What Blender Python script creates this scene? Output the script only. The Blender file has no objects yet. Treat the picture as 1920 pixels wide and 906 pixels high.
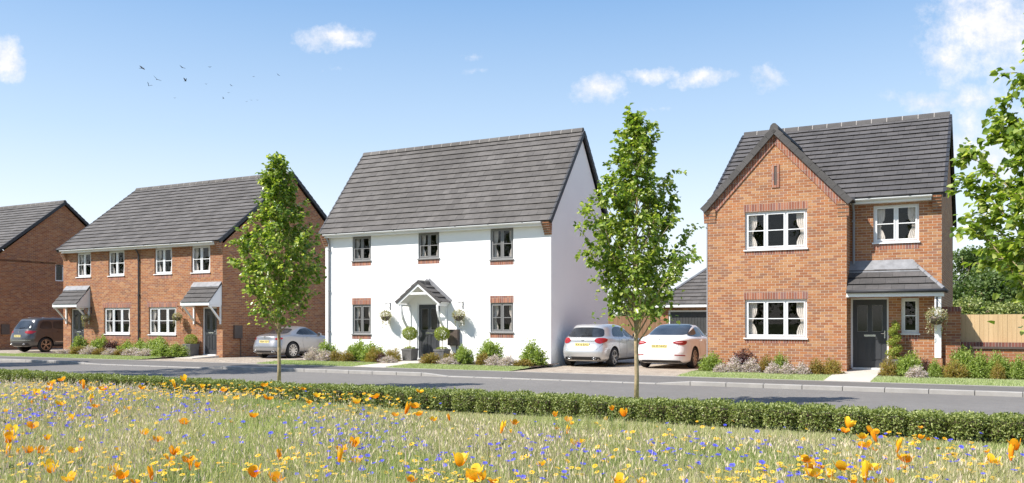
import bpy, bmesh, math, random
import numpy as np
from mathutils import Vector, Matrix
from mathutils.bvhtree import BVHTree
R = math.radians
rng = random.Random(7)
nr = np.random.default_rng(11)
scene = bpy.context.scene
COL = scene.collection

# ------------------------------------------------------------------ frame of the street
# the row of houses runs along U (to the right, towards the viewer); V runs back into the plots
ANG = R(-28.47); CU, SU = math.cos(ANG), math.sin(ANG)
def W(u, v, z=0.0): return Vector((u*CU - v*SU, u*SU + v*CU, z))
def uv_of(x, y): return (x*CU + y*SU, -x*SU + y*CU)
FPX, CX, HY, CAMZ = 1648.0, 960.0, 605.0, 1.5
def at_z(px, py, z):                      # where a sight line meets a level
    Y = (CAMZ - z)*FPX/(py - HY); return uv_of((px-CX)/FPX*Y, Y)
def u_at(px, v):                          # where a bearing meets a line parallel to the row
    r = (px-CX)/FPX; Y = v/(-SU*r + CU) if False else v/(CU - SU*r)
    return uv_of(r*Y, Y)[0]

# ------------------------------------------------------------------ materials
def newmat(name):
    m = bpy.data.materials.new(name); m.use_nodes = True
    nt = m.node_tree; nt.nodes.clear()
    out = nt.nodes.new('ShaderNodeOutputMaterial')
    return m, nt, out
class NT:
    def __init__(s, nt): s.nt = nt
    def n(s, t, **k):
        nd = s.nt.nodes.new(t)
        for a, b in k.items(): setattr(nd, a, b)
        return nd
    def l(s, a, b): s.nt.links.new(a, b)
    def m(s, op, a, b=None, c=None, clamp=False):
        nd = s.nt.nodes.new('ShaderNodeMath'); nd.operation = op; nd.use_clamp = clamp
        for i, x in enumerate((a, b, c)):
            if x is None: continue
            if isinstance(x, (int, float)): nd.inputs[i].default_value = x
            else: s.l(x, nd.inputs[i])
        return nd.outputs[0]
    def ramp(s, fac, stops, interp='LINEAR'):
        nd = s.nt.nodes.new('ShaderNodeValToRGB'); cr = nd.color_ramp; cr.interpolation = interp
        while len(cr.elements) > 1: cr.elements.remove(cr.elements[-1])
        cr.elements[0].position = stops[0][0]; cr.elements[0].color = (*stops[0][1], 1)
        for p, c in stops[1:]:
            e = cr.elements.new(p); e.color = (*c, 1)
        s.l(fac, nd.inputs[0]); return nd.outputs[0]
    def noise(s, vec, scale, detail=4, rough=.6):
        nd = s.nt.nodes.new('ShaderNodeTexNoise'); nd.inputs['Scale'].default_value = scale
        nd.inputs['Detail'].default_value = detail; nd.inputs['Roughness'].default_value = rough
        if vec is not None: s.l(vec, nd.inputs['Vector'])
        return nd.outputs[0]
    def mix(s, fac, a, b, mode='MIX'):
        nd = s.nt.nodes.new('ShaderNodeMix'); nd.data_type = 'RGBA'; nd.blend_type = mode
        for sock, x in ((nd.inputs[0], fac), (nd.inputs[6], a), (nd.inputs[7], b)):
            if isinstance(x, (int, float)): sock.default_value = x
            elif isinstance(x, tuple): sock.default_value = (*x, 1) if len(x) == 3 else x
            else: s.l(x, sock)
        return nd.outputs[2]
    def bump(s, h, strength=.3, dist=.01):
        nd = s.nt.nodes.new('ShaderNodeBump'); nd.inputs['Strength'].default_value = strength
        nd.inputs['Distance'].default_value = dist; s.l(h, nd.inputs['Height']); return nd.outputs[0]

def simple(name, col, rough=.6, metal=0, noise=.12, nscale=6, spec=.5, coat=0, bump=0, bscale=60):
    m, nt, out = newmat(name); q = NT(nt)
    b = q.n('ShaderNodeBsdfPrincipled')
    geo = q.n('ShaderNodeTexCoord')
    nz = q.noise(geo.outputs['Object'], nscale, 5)
    lo = tuple(c*(1-noise) for c in col); hi = tuple(min(1, c*(1+noise)) for c in col)
    q.l(q.ramp(nz, [(.3, lo), (.7, hi)]), b.inputs['Base Color'])
    b.inputs['Roughness'].default_value = rough; b.inputs['Metallic'].default_value = metal
    b.inputs['Specular IOR Level'].default_value = spec
    b.inputs['Coat Weight'].default_value = coat; b.inputs['Coat Roughness'].default_value = .04
    if bump: q.l(q.bump(q.noise(geo.outputs['Object'], bscale, 4), bump), b.inputs['Normal'])
    q.l(b.outputs[0], out.inputs[0]); return m

def brickmat(name, cols, mortar, bw=.225, bh=.075, bond=True, swap=False, mort=.0105):
    m, nt, out = newmat(name); q = NT(nt)
    uv = q.n('ShaderNodeTexCoord').outputs['UV']
    sp = q.n('ShaderNodeSeparateXYZ'); q.l(uv, sp.inputs[0])
    x, y = sp.outputs[0], sp.outputs[1]
    if swap: x, y = y, x
    yy = q.m('DIVIDE', y, bh); row = q.m('FLOOR', yy)
    xx = q.m('DIVIDE', x, bw)
    if bond: xx = q.m('ADD', xx, q.m('MULTIPLY', q.m('FLOORED_MODULO', row, 2.0), .5))
    col = q.m('FLOOR', xx)
    fx = q.m('MULTIPLY', q.m('FRACT', xx), bw); fy = q.m('MULTIPLY', q.m('FRACT', yy), bh)
    def edge(f):  return q.m('SUBTRACT', 1.0, q.m('DIVIDE', q.m('SUBTRACT', f, mort*.55), mort*.6, clamp=True), clamp=True)
    mask = q.m('MAXIMUM', edge(fx), edge(fy))
    cb = q.n('ShaderNodeCombineXYZ'); q.l(col, cb.inputs[0]); q.l(row, cb.inputs[1])
    wn = q.n('ShaderNodeTexWhiteNoise'); wn.noise_dimensions = '2D'; q.l(cb.outputs[0], wn.inputs['Vector'])
    n = len(cols)
    c = q.ramp(wn.outputs['Value'], [(i/n, k) for i, k in enumerate(cols)], 'CONSTANT')
    big = q.noise(uv, 1.3, 3); fine = q.noise(uv, 55, 4)
    c = q.mix(.45, c, q.ramp(fine, [(.3, (.30, .30, .30)), (.7, (.85, .85, .85))]), 'SOFT_LIGHT')
    c = q.mix(.35, c, q.ramp(big, [(.3, (.36, .36, .38)), (.7, (.64, .62, .60))]), 'OVERLAY')
    c = q.mix(mask, c, mortar)
    b = q.n('ShaderNodeBsdfPrincipled'); q.l(c, b.inputs['Base Color'])
    b.inputs['Roughness'].default_value = .85; b.inputs['Specular IOR Level'].default_value = .25
    h = q.m('SUBTRACT', q.m('MULTIPLY', fine, .35), mask)
    q.l(q.bump(h, .7, .006), b.inputs['Normal'])
    q.l(b.outputs[0], out.inputs[0]); return m

_BR = [(.30,.115,.062),(.36,.16,.085),(.255,.088,.05),(.40,.19,.105),(.32,.135,.075),(.22,.10,.075),(.38,.145,.07),(.27,.125,.10),(.43,.22,.13),(.33,.12,.06)]
_mr, _mg, _mb = (sum(c[k] for c in _BR)/len(_BR) for k in range(3))
BR = [((r*.68+_mr*.32)*.95, (g_*.68+_mg*.32)*.955, (b*.68+_mb*.32)*.80) for r, g_, b in _BR]
M = {}
M['brick'] = brickmat('red_multi_brick', BR, (.47,.38,.275))
M['brick_warm'] = brickmat('orange_multi_brick', [(r*1.12, g*1.16, b*1.12) for r, g, b in BR], (.58,.48,.38))
M['soldier'] = brickmat('soldier_brick', [(.27,.10,.06),(.32,.125,.075),(.22,.085,.06),(.36,.15,.09),(.24,.11,.09)], (.45,.38,.32), bw=.215, bh=.075, bond=False, swap=True)
M['coping'] = brickmat('coping_brick', [(.17,.06,.045),(.21,.08,.06),(.15,.07,.06)], (.34,.29,.25), bw=.4, bh=.075, bond=False, swap=True)
M['paver'] = brickmat('block_paving', [(.38,.32,.25),(.33,.27,.21),(.43,.37,.29),(.36,.30,.24),(.30,.25,.195)], (.20,.17,.14), bw=.2, bh=.1, mort=.007)
M['render'] = simple('white_render', (.89,.88,.86), .9, noise=.015, nscale=1.1, spec=.2, bump=.12, bscale=90)
M['white'] = simple('white_upvc', (.80,.80,.80), .35, noise=.02)
M['frame'] = simple('grey_window_frame', (.22,.215,.21), .4, noise=.05)
M['door'] = simple('dark_grey_door', (.045,.047,.052), .38, noise=.06)
M['slot'] = simple('chrome_metal', (.62,.62,.62), .25, metal=.9)
M['dark'] = simple('black_plastic', (.018,.018,.02), .5)
M['darkverge'] = simple('dark_verge_unit', (.035,.035,.04), .6, noise=.3, nscale=4)
M['lead'] = simple('lead_flashing', (.22,.22,.23), .5, noise=.25, nscale=5)
M['mortar'] = simple('pale_mortar', (.36,.33,.30), .9)
M['pipe'] = simple('black_downpipe', (.05,.05,.055), .4)
M['pipegrey'] = simple('grey_downpipe', (.24,.245,.26), .4)
M['curtain'] = simple('linen_curtain', (.74,.68,.64), .9, noise=.1)
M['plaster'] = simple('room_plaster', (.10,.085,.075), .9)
M['meter'] = simple('brown_meter_box', (.10,.075,.062), .5)
M['soil'] = simple('bark_mulch', (.085,.055,.038), .95, noise=.5, nscale=25, bump=.6, bscale=40)
M['slab'] = simple('pale_concrete_slab', (.52,.47,.41), .85, noise=.08, nscale=5, bump=.15)
M['kerb'] = simple('kerb_stone', (.34,.32,.295), .85, noise=.12, nscale=3, bump=.2)
M['planter'] = simple('grey_planter', (.13,.125,.12), .55, noise=.3, nscale=4)
M['bark'] = simple('young_tree_bark', (.33,.25,.15), .85, noise=.35, nscale=14, bump=.5, bscale=30)
M['stem'] = simple('green_stem', (.10,.16,.05), .7)
M['garagedoor'] = simple('dark_garage_door', (.055,.055,.055), .45)
M['bird'] = simple('dark_feathers', (.03,.035,.045), .8)

def tilemat(name, a, b):
    m, nt, out = newmat(name); q = NT(nt)
    g = q.n('ShaderNodeNewGeometry'); tc = q.n('ShaderNodeTexCoord')
    base = q.ramp(g.outputs['Random Per Island'], [(0, a), (1, b)])
    mp = q.n('ShaderNodeMapping'); mp.inputs['Scale'].default_value = (1.5, 5, 5); q.l(tc.outputs['Object'], mp.inputs[0])
    nz = q.noise(mp.outputs[0], 1.6, 6, .7); fine = q.noise(tc.outputs['Object'], 45, 4)
    c = q.mix(.5, base, q.ramp(nz, [(.3, (.30, .30, .30)), (.7, (.70, .69, .68))]), 'OVERLAY')
    c = q.mix(.5, c, q.ramp(q.noise(tc.outputs['Object'], .55, 4), [(.35, (.36, .35, .34)), (.65, (.64, .64, .65))]), 'OVERLAY')
    c = q.mix(.4, c, q.ramp(fine, [(.3, (.3,.3,.3)), (.7, (.7,.7,.7))]), 'OVERLAY')
    b2 = q.n('ShaderNodeBsdfPrincipled'); q.l(c, b2.inputs['Base Color'])
    b2.inputs['Roughness'].default_value = .72; b2.inputs['Specular IOR Level'].default_value = .35
    q.l(q.bump(fine, .35, .004), b2.inputs['Normal'])
    q.l(b2.outputs[0], out.inputs[0]); return m
M['tile'] = tilemat('grey_concrete_tile', (.088,.080,.074), (.118,.108,.100))
M['tiledark'] = tilemat('slate_grey_tile', (.074,.069,.067), (.098,.091,.088))

def woodmat(name, a, b, board=.15):
    m, nt, out = newmat(name); q = NT(nt)
    uv = q.n('ShaderNodeTexCoord').outputs['UV']
    g = q.n('ShaderNodeNewGeometry')
    mp = q.n('ShaderNodeMapping'); mp.inputs['Scale'].default_value = (14, 1.2, 1); q.l(uv, mp.inputs[0])
    nz = q.noise(mp.outputs[0], 2.0, 5)
    c = q.mix(.5, q.ramp(g.outputs['Random Per Island'], [(0, a), (1, b)]), q.ramp(nz, [(.3, a), (.7, b)]))
    p = q.n('ShaderNodeBsdfPrincipled'); q.l(c, p.inputs['Base Color']); p.inputs['Roughness'].default_value = .8
    q.l(p.outputs[0], out.inputs[0]); return m
M['fence'] = woodmat('pale_timber', (.46,.31,.155), (.60,.43,.235))
M['fencebrown'] = woodmat('brown_timber', (.22,.115,.06), (.28,.16,.09))

def leafmat(name, cols, trans=.35, rough=.45, tcol=None, spec=.4):
    m, nt, out = newmat(name); q = NT(nt)
    g = q.n('ShaderNodeNewGeometry')
    n = len(cols)
    c = q.ramp(g.outputs['Random Per Island'], [(i/max(1, n-1), k) for i, k in enumerate(cols)])
    b = q.n('ShaderNodeBsdfPrincipled'); q.l(c, b.inputs['Base Color'])
    b.inputs['Roughness'].default_value = rough; b.inputs['Specular IOR Level'].default_value = spec
    if trans > 0:
        t = q.n('ShaderNodeBsdfTranslucent')
        q.l(q.mix(1.0, c, tcol or (1.5, 1.6, .7), 'MULTIPLY'), t.inputs[0])
        mx = q.n('ShaderNodeMixShader'); mx.inputs[0].default_value = trans
        q.l(b.outputs[0], mx.inputs[1]); q.l(t.outputs[0], mx.inputs[2]); q.l(mx.outputs[0], out.inputs[0])
    else: q.l(b.outputs[0], out.inputs[0])
    return m
M['leaf'] = leafmat('lime_leaf', [(.08,.145,.024),(.16,.25,.04),(.29,.38,.07),(.52,.56,.20)], .46, .28, (1.5,1.5,.6), .6)
M['leafdark'] = leafmat('tree_leaf_dark', [(.06,.10,.025),(.09,.14,.035),(.14,.19,.05)], .3, .5)
M['hedge'] = leafmat('box_hedge_leaf', [(.09,.125,.025),(.17,.215,.05),(.27,.31,.09),(.40,.42,.17)], .25, .4)
M['shrub_green'] = leafmat('bright_shrub_leaf', [(.14,.19,.035),(.24,.32,.06),(.33,.41,.10),(.42,.48,.16)], .35)
M['shrub_lilac'] = leafmat('silver_lilac_leaf', [(.38,.28,.29),(.58,.46,.50),(.70,.60,.63),(.38,.38,.26),(.78,.69,.72)], .2)
M['shrub_bronze'] = leafmat('bronze_leaf', [(.16,.15,.03),(.30,.16,.05),(.25,.26,.05),(.40,.24,.07)], .3)
M['shrub_gold'] = leafmat('gold_leaf', [(.30,.24,.05),(.42,.30,.07),(.22,.24,.05),(.38,.20,.08)], .35)
M['shrub_purple'] = leafmat('purple_leaf', [(.07,.025,.03),(.12,.04,.045),(.05,.03,.03),(.16,.07,.06)], .2)
M['conifer'] = leafmat('yellow_green_conifer', [(.16,.20,.03),(.28,.33,.05),(.38,.42,.09)], .3)
M['basketleaf'] = leafmat('basket_leaf', [(.17,.21,.07),(.26,.28,.10),(.42,.36,.2),(.34,.22,.12)], .3)
M['basketpale'] = leafmat('basket_flower', [(.16,.20,.08),(.50,.42,.34),(.28,.30,.16),(.62,.55,.48)], .3)
M['meadow'] = leafmat('meadow_grass', [(.26,.29,.10),(.38,.39,.16),(.60,.56,.32),(.70,.62,.42),(.50,.52,.22),(.68,.58,.43),(.32,.40,.12)], .42, .6, (1.2,1.2,.8), .2)
M['lawn'] = leafmat('lawn_grass', [(.24,.30,.12),(.33,.39,.17),(.42,.46,.24),(.52,.53,.34)], .3, .6, None, .2)
M['poppy'] = leafmat('orange_petal', [(.85,.27,.01),(.92,.36,.012),(.95,.46,.02)], .4, .5, (1.1,.95,.6), .2)
M['poppyy'] = leafmat('golden_petal', [(.93,.42,.012),(.95,.52,.02)], .4, .5, (1.1,1.0,.6), .2)
def petalmat(name, a, b):
    m, nt, out = newmat(name); q = NT(nt); tc = q.n('ShaderNodeTexCoord'); sp = q.n('ShaderNodeSeparateXYZ'); q.l(tc.outputs['Generated'], sp.inputs[0])
    c = q.ramp(sp.outputs[2], [(.1, a), (.85, b)]); p = q.n('ShaderNodeBsdfPrincipled'); q.l(c, p.inputs['Base Color']); p.inputs['Roughness'].default_value = .5; p.inputs['Specular IOR Level'].default_value = .2
    t = q.n('ShaderNodeBsdfTranslucent'); q.l(c, t.inputs[0]); mx = q.n('ShaderNodeMixShader'); mx.inputs[0].default_value = .42; q.l(p.outputs[0], mx.inputs[1]); q.l(t.outputs[0], mx.inputs[2]); q.l(mx.outputs[0], out.inputs[0]); return m
M['poppy'] = petalmat('orange_petal', (.90,.26,.008), (.96,.50,.02)); M['poppyy'] = petalmat('golden_petal', (.94,.38,.01), (.98,.70,.05))
M['blue'] = leafmat('cornflower_petal', [(.06,.07,.62),(.09,.11,.75),(.15,.17,.85),(.13,.08,.55)], .3, .6, (1.1,1.1,1.2), .1)
M['yellow'] = leafmat('yellow_petal', [(.90,.38,.012),(.92,.52,.015),(.90,.58,.04),(.88,.68,.22)], .3, .6, (1.1,1.05,.7), .1)
M['brown'] = simple('flower_centre', (.12,.05,.015), .9)

def glassmat(name, tint=(.93,.93,.92), gloss=.12):
    m, nt, out = newmat(name); q = NT(nt)
    t = q.n('ShaderNodeBsdfTransparent'); t.inputs[0].default_value = (*tint, 1)
    g = q.n('ShaderNodeBsdfGlossy'); g.inputs['Roughness'].default_value = .01
    f = q.n('ShaderNodeFresnel'); f.inputs[0].default_value = 1.5
    mx = q.n('ShaderNodeMixShader'); gg = q.n('ShaderNodeNewGeometry'); q.l(q.m('MULTIPLY', f.outputs[0], q.m('SUBTRACT', 1.0, gg.outputs['Backfacing']), clamp=True), mx.inputs[0])
    q.l(t.outputs[0], mx.inputs[1]); q.l(g.outputs[0], mx.inputs[2]); q.l(mx.outputs[0], out.inputs[0]); return m
M['glass'] = glassmat('window_glass')
M['doorglass'] = simple('dark_door_glass', (.008,.008,.009), .08, noise=0, spec=.6)
M['carglass'] = simple('tinted_car_glass', (.03,.034,.04), .03, noise=.6, nscale=2.2, spec=.6)
M['silver'] = simple('silver_paint', (.58,.575,.57), .32, metal=.55, noise=.01, coat=.6)
M['silvercool'] = simple('cool_silver_paint', (.34,.34,.35), .32, metal=.6, noise=.01, coat=.6)
M['whitepaint'] = simple('white_paint', (.82,.82,.82), .25, noise=.005, coat=.7)
M['greypaint'] = simple('dark_grey_paint', (.085,.083,.085), .28, metal=.5, noise=.01, coat=.8)
M['red'] = simple('red_lamp_plastic', (.32,.012,.015), .2, noise=.25, nscale=14, coat=.35)
M['palelamp'] = simple('pale_red_lamp', (.75,.30,.30), .15, noise=.1, coat=.6)
M['plate'] = simple('yellow_plate', (.74,.62,.25), .4, noise=.02)
M['rubber'] = simple('tyre_rubber', (.022,.022,.024), .8)
M['alloy'] = simple('alloy_wheel', (.55,.54,.53), .3, metal=.8)
M['alloybronze'] = simple('machined_alloy', (.45,.38,.32), .3, metal=.8)

def groundmat(name, stops, s1=.4, s2=18, bump=.3, rough=.95, s3=140):
    m, nt, out = newmat(name); q = NT(nt)
    tc = q.n('ShaderNodeTexCoord').outputs['Object']
    a, b, c3 = q.noise(tc, s1, 4), q.noise(tc, s2, 6, .7), q.noise(tc, s3, 3, .7)
    f = q.m('ADD', q.m('MULTIPLY', a, .4), q.m('ADD', q.m('MULTIPLY', b, .3), q.m('MULTIPLY', c3, .3)))
    p = q.n('ShaderNodeBsdfPrincipled'); q.l(q.ramp(f, stops), p.inputs['Base Color'])
    p.inputs['Roughness'].default_value = rough; p.inputs['Specular IOR Level'].default_value = .2
    q.l(q.bump(c3, bump, .006), p.inputs['Normal']); q.l(p.outputs[0], out.inputs[0]); return m
M['field'] = groundmat('field_grass', [(.3,(.07,.10,.03)),(.5,(.11,.14,.045)),(.7,(.17,.18,.07))])
M['lawnsoil'] = groundmat('lawn_ground', [(.35,(.19,.24,.09)),(.5,(.26,.31,.13)),(.65,(.34,.37,.20))], 1.2, 9)
M['meadowsoil'] = groundmat('meadow_ground', [(.35,(.07,.065,.03)),(.5,(.12,.12,.05)),(.65,(.19,.17,.09))], 1.0, 9)
M['asphalt'] = groundmat('road_asphalt', [(.35,(.152,.141,.130)),(.5,(.182,.169,.156)),(.65,(.222,.206,.191))], .25, 5, .5, .85, 220)
M['footway'] = groundmat('footway_asphalt', [(.35,(.122,.113,.105)),(.5,(.146,.136,.126)),(.65,(.18,.167,.155))], .3, 6, .5, .85, 220)

# ------------------------------------------------------------------ mesh builder
class MB:
    def __init__(s): s.v = []; s.f = []; s.m = []
    def poly(s, pts, mi=0):
        i = len(s.v); s.v += [tuple(p) for p in pts]; s.f.append(tuple(range(i, i+len(pts)))); s.m.append(mi)
    def box(s, x0, x1, y0, y1, z0, z1, mi=0):
        i = len(s.v)
        s.v += [(x0,y0,z0),(x1,y0,z0),(x1,y1,z0),(x0,y1,z0),(x0,y0,z1),(x1,y0,z1),(x1,y1,z1),(x0,y1,z1)]
        for q in ((0,3,2,1),(4,5,6,7),(0,1,5,4),(1,2,6,5),(2,3,7,6),(3,0,4,7)):
            s.f.append(tuple(i+k for k in q)); s.m.append(mi)
    def hexa(s, P, mi=0):                 # eight corners ordered as in box
        i = len(s.v); s.v += [tuple(p) for p in P]
        for q in ((0,3,2,1),(4,5,6,7),(0,1,5,4),(1,2,6,5),(2,3,7,6),(3,0,4,7)):
            s.f.append(tuple(i+k for k in q)); s.m.append(mi)
    def bar(s, a, b, w, h, mi=0, up=(0,0,1)):
        a, b = Vector(a), Vector(b); d = (b-a).normalized(); sd = d.cross(Vector(up))
        if sd.length < 1e-4: sd = Vector((1,0,0))
        sd.normalize(); n = sd.cross(d); x = sd*w/2; y = n*h/2
        s.hexa([a-x-y, a+x-y, b+x-y, b-x-y, a-x+y, a+x+y, b+x+y, b-x+y], mi)
    def tube(s, pts, rad, n=8, mi=0, cap=True):
        pts = [Vector(p) for p in pts]
        if isinstance(rad, (int, float)): rad = [rad]*len(pts)
        i0 = len(s.v); prev = None
        for k, p in enumerate(pts):
            d = (pts[min(k+1, len(pts)-1)] - pts[max(k-1, 0)]).normalized()
            if prev is None:
                a = d.cross(Vector((0,0,1)))
                if a.length < .05: a = d.cross(Vector((1,0,0)))
            else: a = prev - d*prev.dot(d)
            a.normalize(); prev = a; b = d.cross(a)
            for j in range(n):
                t = 2*math.pi*j/n; s.v.append(tuple(p + (a*math.cos(t) + b*math.sin(t))*rad[k]))
        for k in range(len(pts)-1):
            for j in range(n):
                q = i0+k*n; s.f.append((q+j, q+(j+1) % n, q+n+(j+1) % n, q+n+j)); s.m.append(mi)
        if cap:
            s.f.append(tuple(i0+j for j in range(n))[::-1]); s.m.append(mi)
            q = i0+(len(pts)-1)*n; s.f.append(tuple(q+j for j in range(n))); s.m.append(mi)
    def lathe(s, prof, c=(0,0,0), axis='z', n=20, mi=0):
        i0 = len(s.v)
        for r, h in prof:
            for j in range(n):
                t = 2*math.pi*j/n; a, b = r*math.cos(t), r*math.sin(t)
                s.v.append({'z': (c[0]+a, c[1]+b, c[2]+h), 'x': (c[0]+h, c[1]+a, c[2]+b), 'y': (c[0]+a, c[1]+h, c[2]+b)}[axis])
        for k in range(len(prof)-1):
            for j in range(n):
                q = i0+k*n; s.f.append((q+j, q+(j+1) % n, q+n+(j+1) % n, q+n+j)); s.m.append(mi)
    def prism(s, poly, y0, y1, axis='y', mi=0):   # poly in (x,z), swept along y (or in (y,z), swept along x)
        f = (lambda a, b, t: (a, t, b)) if axis == 'y' else (lambda a, b, t: (t, a, b))
        n = len(poly); i = len(s.v)
        s.v += [f(a, b, y0) for a, b in poly] + [f(a, b, y1) for a, b in poly]
        s.f.append(tuple(i+k for k in range(n))); s.f.append(tuple(i+n+k for k in range(n))[::-1]); s.m += [mi, mi]
        for k in range(n):
            s.f.append((i+k, i+n+k, i+n+(k+1) % n, i+(k+1) % n)); s.m.append(mi)
ORG = {}
def finish(me, mats, smooth):
    for m in (mats if isinstance(mats, (list, tuple)) else [mats]):
        me.materials.append(M[m] if isinstance(m, str) else m)
    if smooth: me.polygons.foreach_set('use_smooth', [True]*len(me.polygons))
def obj(name, mb, mats, parent=None, smooth=False, fixn=True, org=None, uv=True, local=False, bevel=0):
    """one mesh object; geometry given in street coordinates unless local"""
    o_ = (0,0) if local else (ORG.get(parent, (0,0)) if parent is not None else (org or (0,0)))
    me = bpy.data.meshes.new(name)
    V = np.array(mb.v, dtype=float)
    UVsrc = V.copy(); V = V.copy(); V[:, 0] -= o_[0]; V[:, 1] -= o_[1]
    me.from_pydata(V.tolist(), [], mb.f)
    if any(mb.m): me.polygons.foreach_set('material_index', mb.m)
    finish(me, mats, smooth)
    if fixn or bevel:
        bm = bmesh.new(); bm.from_mesh(me)
        if fixn: bmesh.ops.recalc_face_normals(bm, faces=bm.faces)
        if bevel: bmesh.ops.bevel(bm, geom=bm.edges[:], offset=bevel, segments=1, affect='EDGES')
        bm.to_mesh(me); bm.free()
    if uv:
        lay = me.uv_layers.new(name='UV'); arr = np.zeros(len(me.loops)*2)
        for p in me.polygons:
            n = p.normal; ax = max(range(3), key=lambda k: abs(n[k]))
            for li in p.loop_indices:
                c = me.vertices[me.loops[li].vertex_index].co; x, y = c.x+o_[0], c.y+o_[1]
                arr[2*li:2*li+2] = ((y, c.z) if ax == 0 else (x, c.z) if ax == 1 else (x, y))
        lay.data.foreach_set('uv', arr)
    o = bpy.data.objects.new(name, me); COL.objects.link(o)
    if parent is not None: o.parent = parent; ORG[o] = o_
    elif not local:
        o.location = W(o_[0], o_[1], 0); o.rotation_euler = (0,0,ANG); ORG[o] = o_
    return o
def tag(o, label, cat, group=None):
    o['label'] = label; o['category'] = cat
    if group: o['group'] = group
    return o
def thing(name, label, cat, u, v, z=0, group=None, rot=0):
    o = bpy.data.objects.new(name, None); COL.objects.link(o); o.empty_display_size = .3
    o.location = W(u, v, z); o.rotation_euler = (0,0,ANG+rot); ORG[o] = (u, v)
    return tag(o, label, cat, group)
def kind(o, k): o['kind'] = k; return o
def copy_tree(o, parent=None):
    c = o.copy(); COL.objects.link(c); c.parent = parent
    for ch in list(o.children): copy_tree(ch, c)
    return c

# ------------------------------------------------------------------ setting
mb = MB(); mb.poly([(-900,-900,-.16),(900,-900,-.16),(900,900,-.16),(-900,900,-.16)])
kind(obj('ground', mb, 'field', uv=False), 'structure')
mb = MB()
nx, ny = 90, 40
def mz(u, v): return -.11 + .035*math.sin(u*.9+1)*math.cos(v*1.1) + .02*math.sin(u*2.3+v*1.7)
us = np.linspace(-45, 12, nx); vs = np.linspace(-12, 14.05, ny)
mb.v = [(u, v, mz(u, v) if v < 12.5 else -.12) for v in vs for u in us]
mb.f = [(j*nx+i, j*nx+i+1, (j+1)*nx+i+1, (j+1)*nx+i) for j in range(ny-1) for i in range(nx-1)]; mb.m = [0]*len(mb.f)
kind(obj('meadow_ground', mb, 'meadowsoil', uv=False, smooth=True), 'structure')
mb = MB(); mb.poly([(-80,14.05,-.06),(40,14.05,-.06),(40,16.1,-.02),(-80,16.1,-.02)]); kind(obj('roadside_verge', mb, 'lawnsoil', uv=False), 'structure')
mb = MB(); mb.poly([(-110,16.2,-.1),(60,16.2,-.1),(60,21.8,-.1),(-110,21.8,-.1)]); kind(obj('road', mb, 'asphalt', uv=False), 'structure')
DROPS = [(-49.0,-40.6), (-30.2,-24.2), (-14.0,-7.6)]
def kz(u):                                # kerb top height, dropped across the drives
    z = 0.0
    for a, b in DROPS:
        if a-.9 < u < b+.9: z = -.075*min(1, (u-a+.9)/.9, (b+.9-u)/.9)
    return z
mb = MB(); mb.box(-110, 60, 16.1, 16.2, -.2, 0)
u = -100.0
while u < 45:
    a, b = u+.006, u+.909
    mb.hexa([(a,21.8,-.2),(b,21.8,-.2),(b,21.95,-.2),(a,21.95,-.2),(a,21.8,kz(a)),(b,21.8,kz(b)),(b,21.95,kz(b)+.004),(a,21.95,kz(a)+.004)]); u += .915
kind(obj('kerb', mb, 'kerb', uv=False, bevel=.008), 'structure')
mb = MB(); uu = np.arange(-100, 45.1, .5)
for a, b in zip(uu[:-1], uu[1:]):
    mb.poly([(a,21.95,kz(a)-.004),(b,21.95,kz(b)-.004),(b,22.9,0),(a,22.9,0)]); mb.poly([(a,22.9,0),(b,22.9,0),(b,23.55,0),(a,23.55,0)])
kind(obj('footway', mb, 'footway', uv=False), 'structure')
mb = MB(); mb.box(-100, 45, 23.55, 23.6, -.1, .014); kind(obj('path_edging', mb, 'kerb', uv=False), 'structure')
def sheet(name, mat, u0, u1, v0, v1, z0, z1, uv=False, n=1):
    mb = MB(); mb.poly([(u0,v0,z0),(u1,v0,z0),(u1,v1,z1),(u0,v1,z1)]); return kind(obj(name, mb, mat, uv=uv), 'structure')
sheet('driveway', 'paver', -30.0, -23.4, 23.6, 40, .004, .004, True)
sheet('driveway', 'paver', -12.9, -7.6, 23.6, 41.5, .004, .004, True)
sheet('driveway', 'paver', -49, -39.3, 24.6, 40, .004, .004, True)
GZ = {}
LAWNS = [(-39.3,-30.0), (-23.4,-18.95), (-17.6,-12.9), (-7.6,-3.72), (-2.6,9.0)]
for (a, b), zt in zip(LAWNS, (.09,.09,.09,.12,.12)):
    sheet('lawn', 'lawnsoil', a, b, 23.6, 25.0, .012, zt*.7)
    sheet('flower_bed', 'soil', a, b, 25.0, 27.3, zt*.7, zt)
sheet('lawn', 'lawnsoil', -49.5, -39.3, 23.6, 24.6, .012, .012)
sheet('back_garden', 'field', -80, 30, 41.6, 90, -.02, -.02)
def pathslab(u0, u1, v0, v1, z0, z1):
    mb = MB(); n = round((v1-v0)/.6); 
    for k in range(n):
        a, b = v0+(v1-v0)*k/n+.004, v0+(v1-v0)*(k+1)/n-.004; za, zb = z0+(z1-z0)*k/n, z0+(z1-z0)*(k+1)/n
        mb.hexa([(u0,a,za-.1),(u1,a,za-.1),(u1,b,zb-.1),(u0,b,zb-.1),(u0,a,za),(u1,a,za),(u1,b,zb),(u0,b,zb)])
    kind(obj('garden_path', mb, 'slab', uv=False), 'structure')
pathslab(-18.95, -17.6, 23.6, 27.12, .018, .125)
pathslab(-3.72, -2.6, 23.6, 26.5, .018, .175)
pathslab(-30.9, -28.9, 25.6, 27.05, .03, .09)
pathslab(-39.0, -37.8, 25.8, 27.05, .05, .09)

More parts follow.
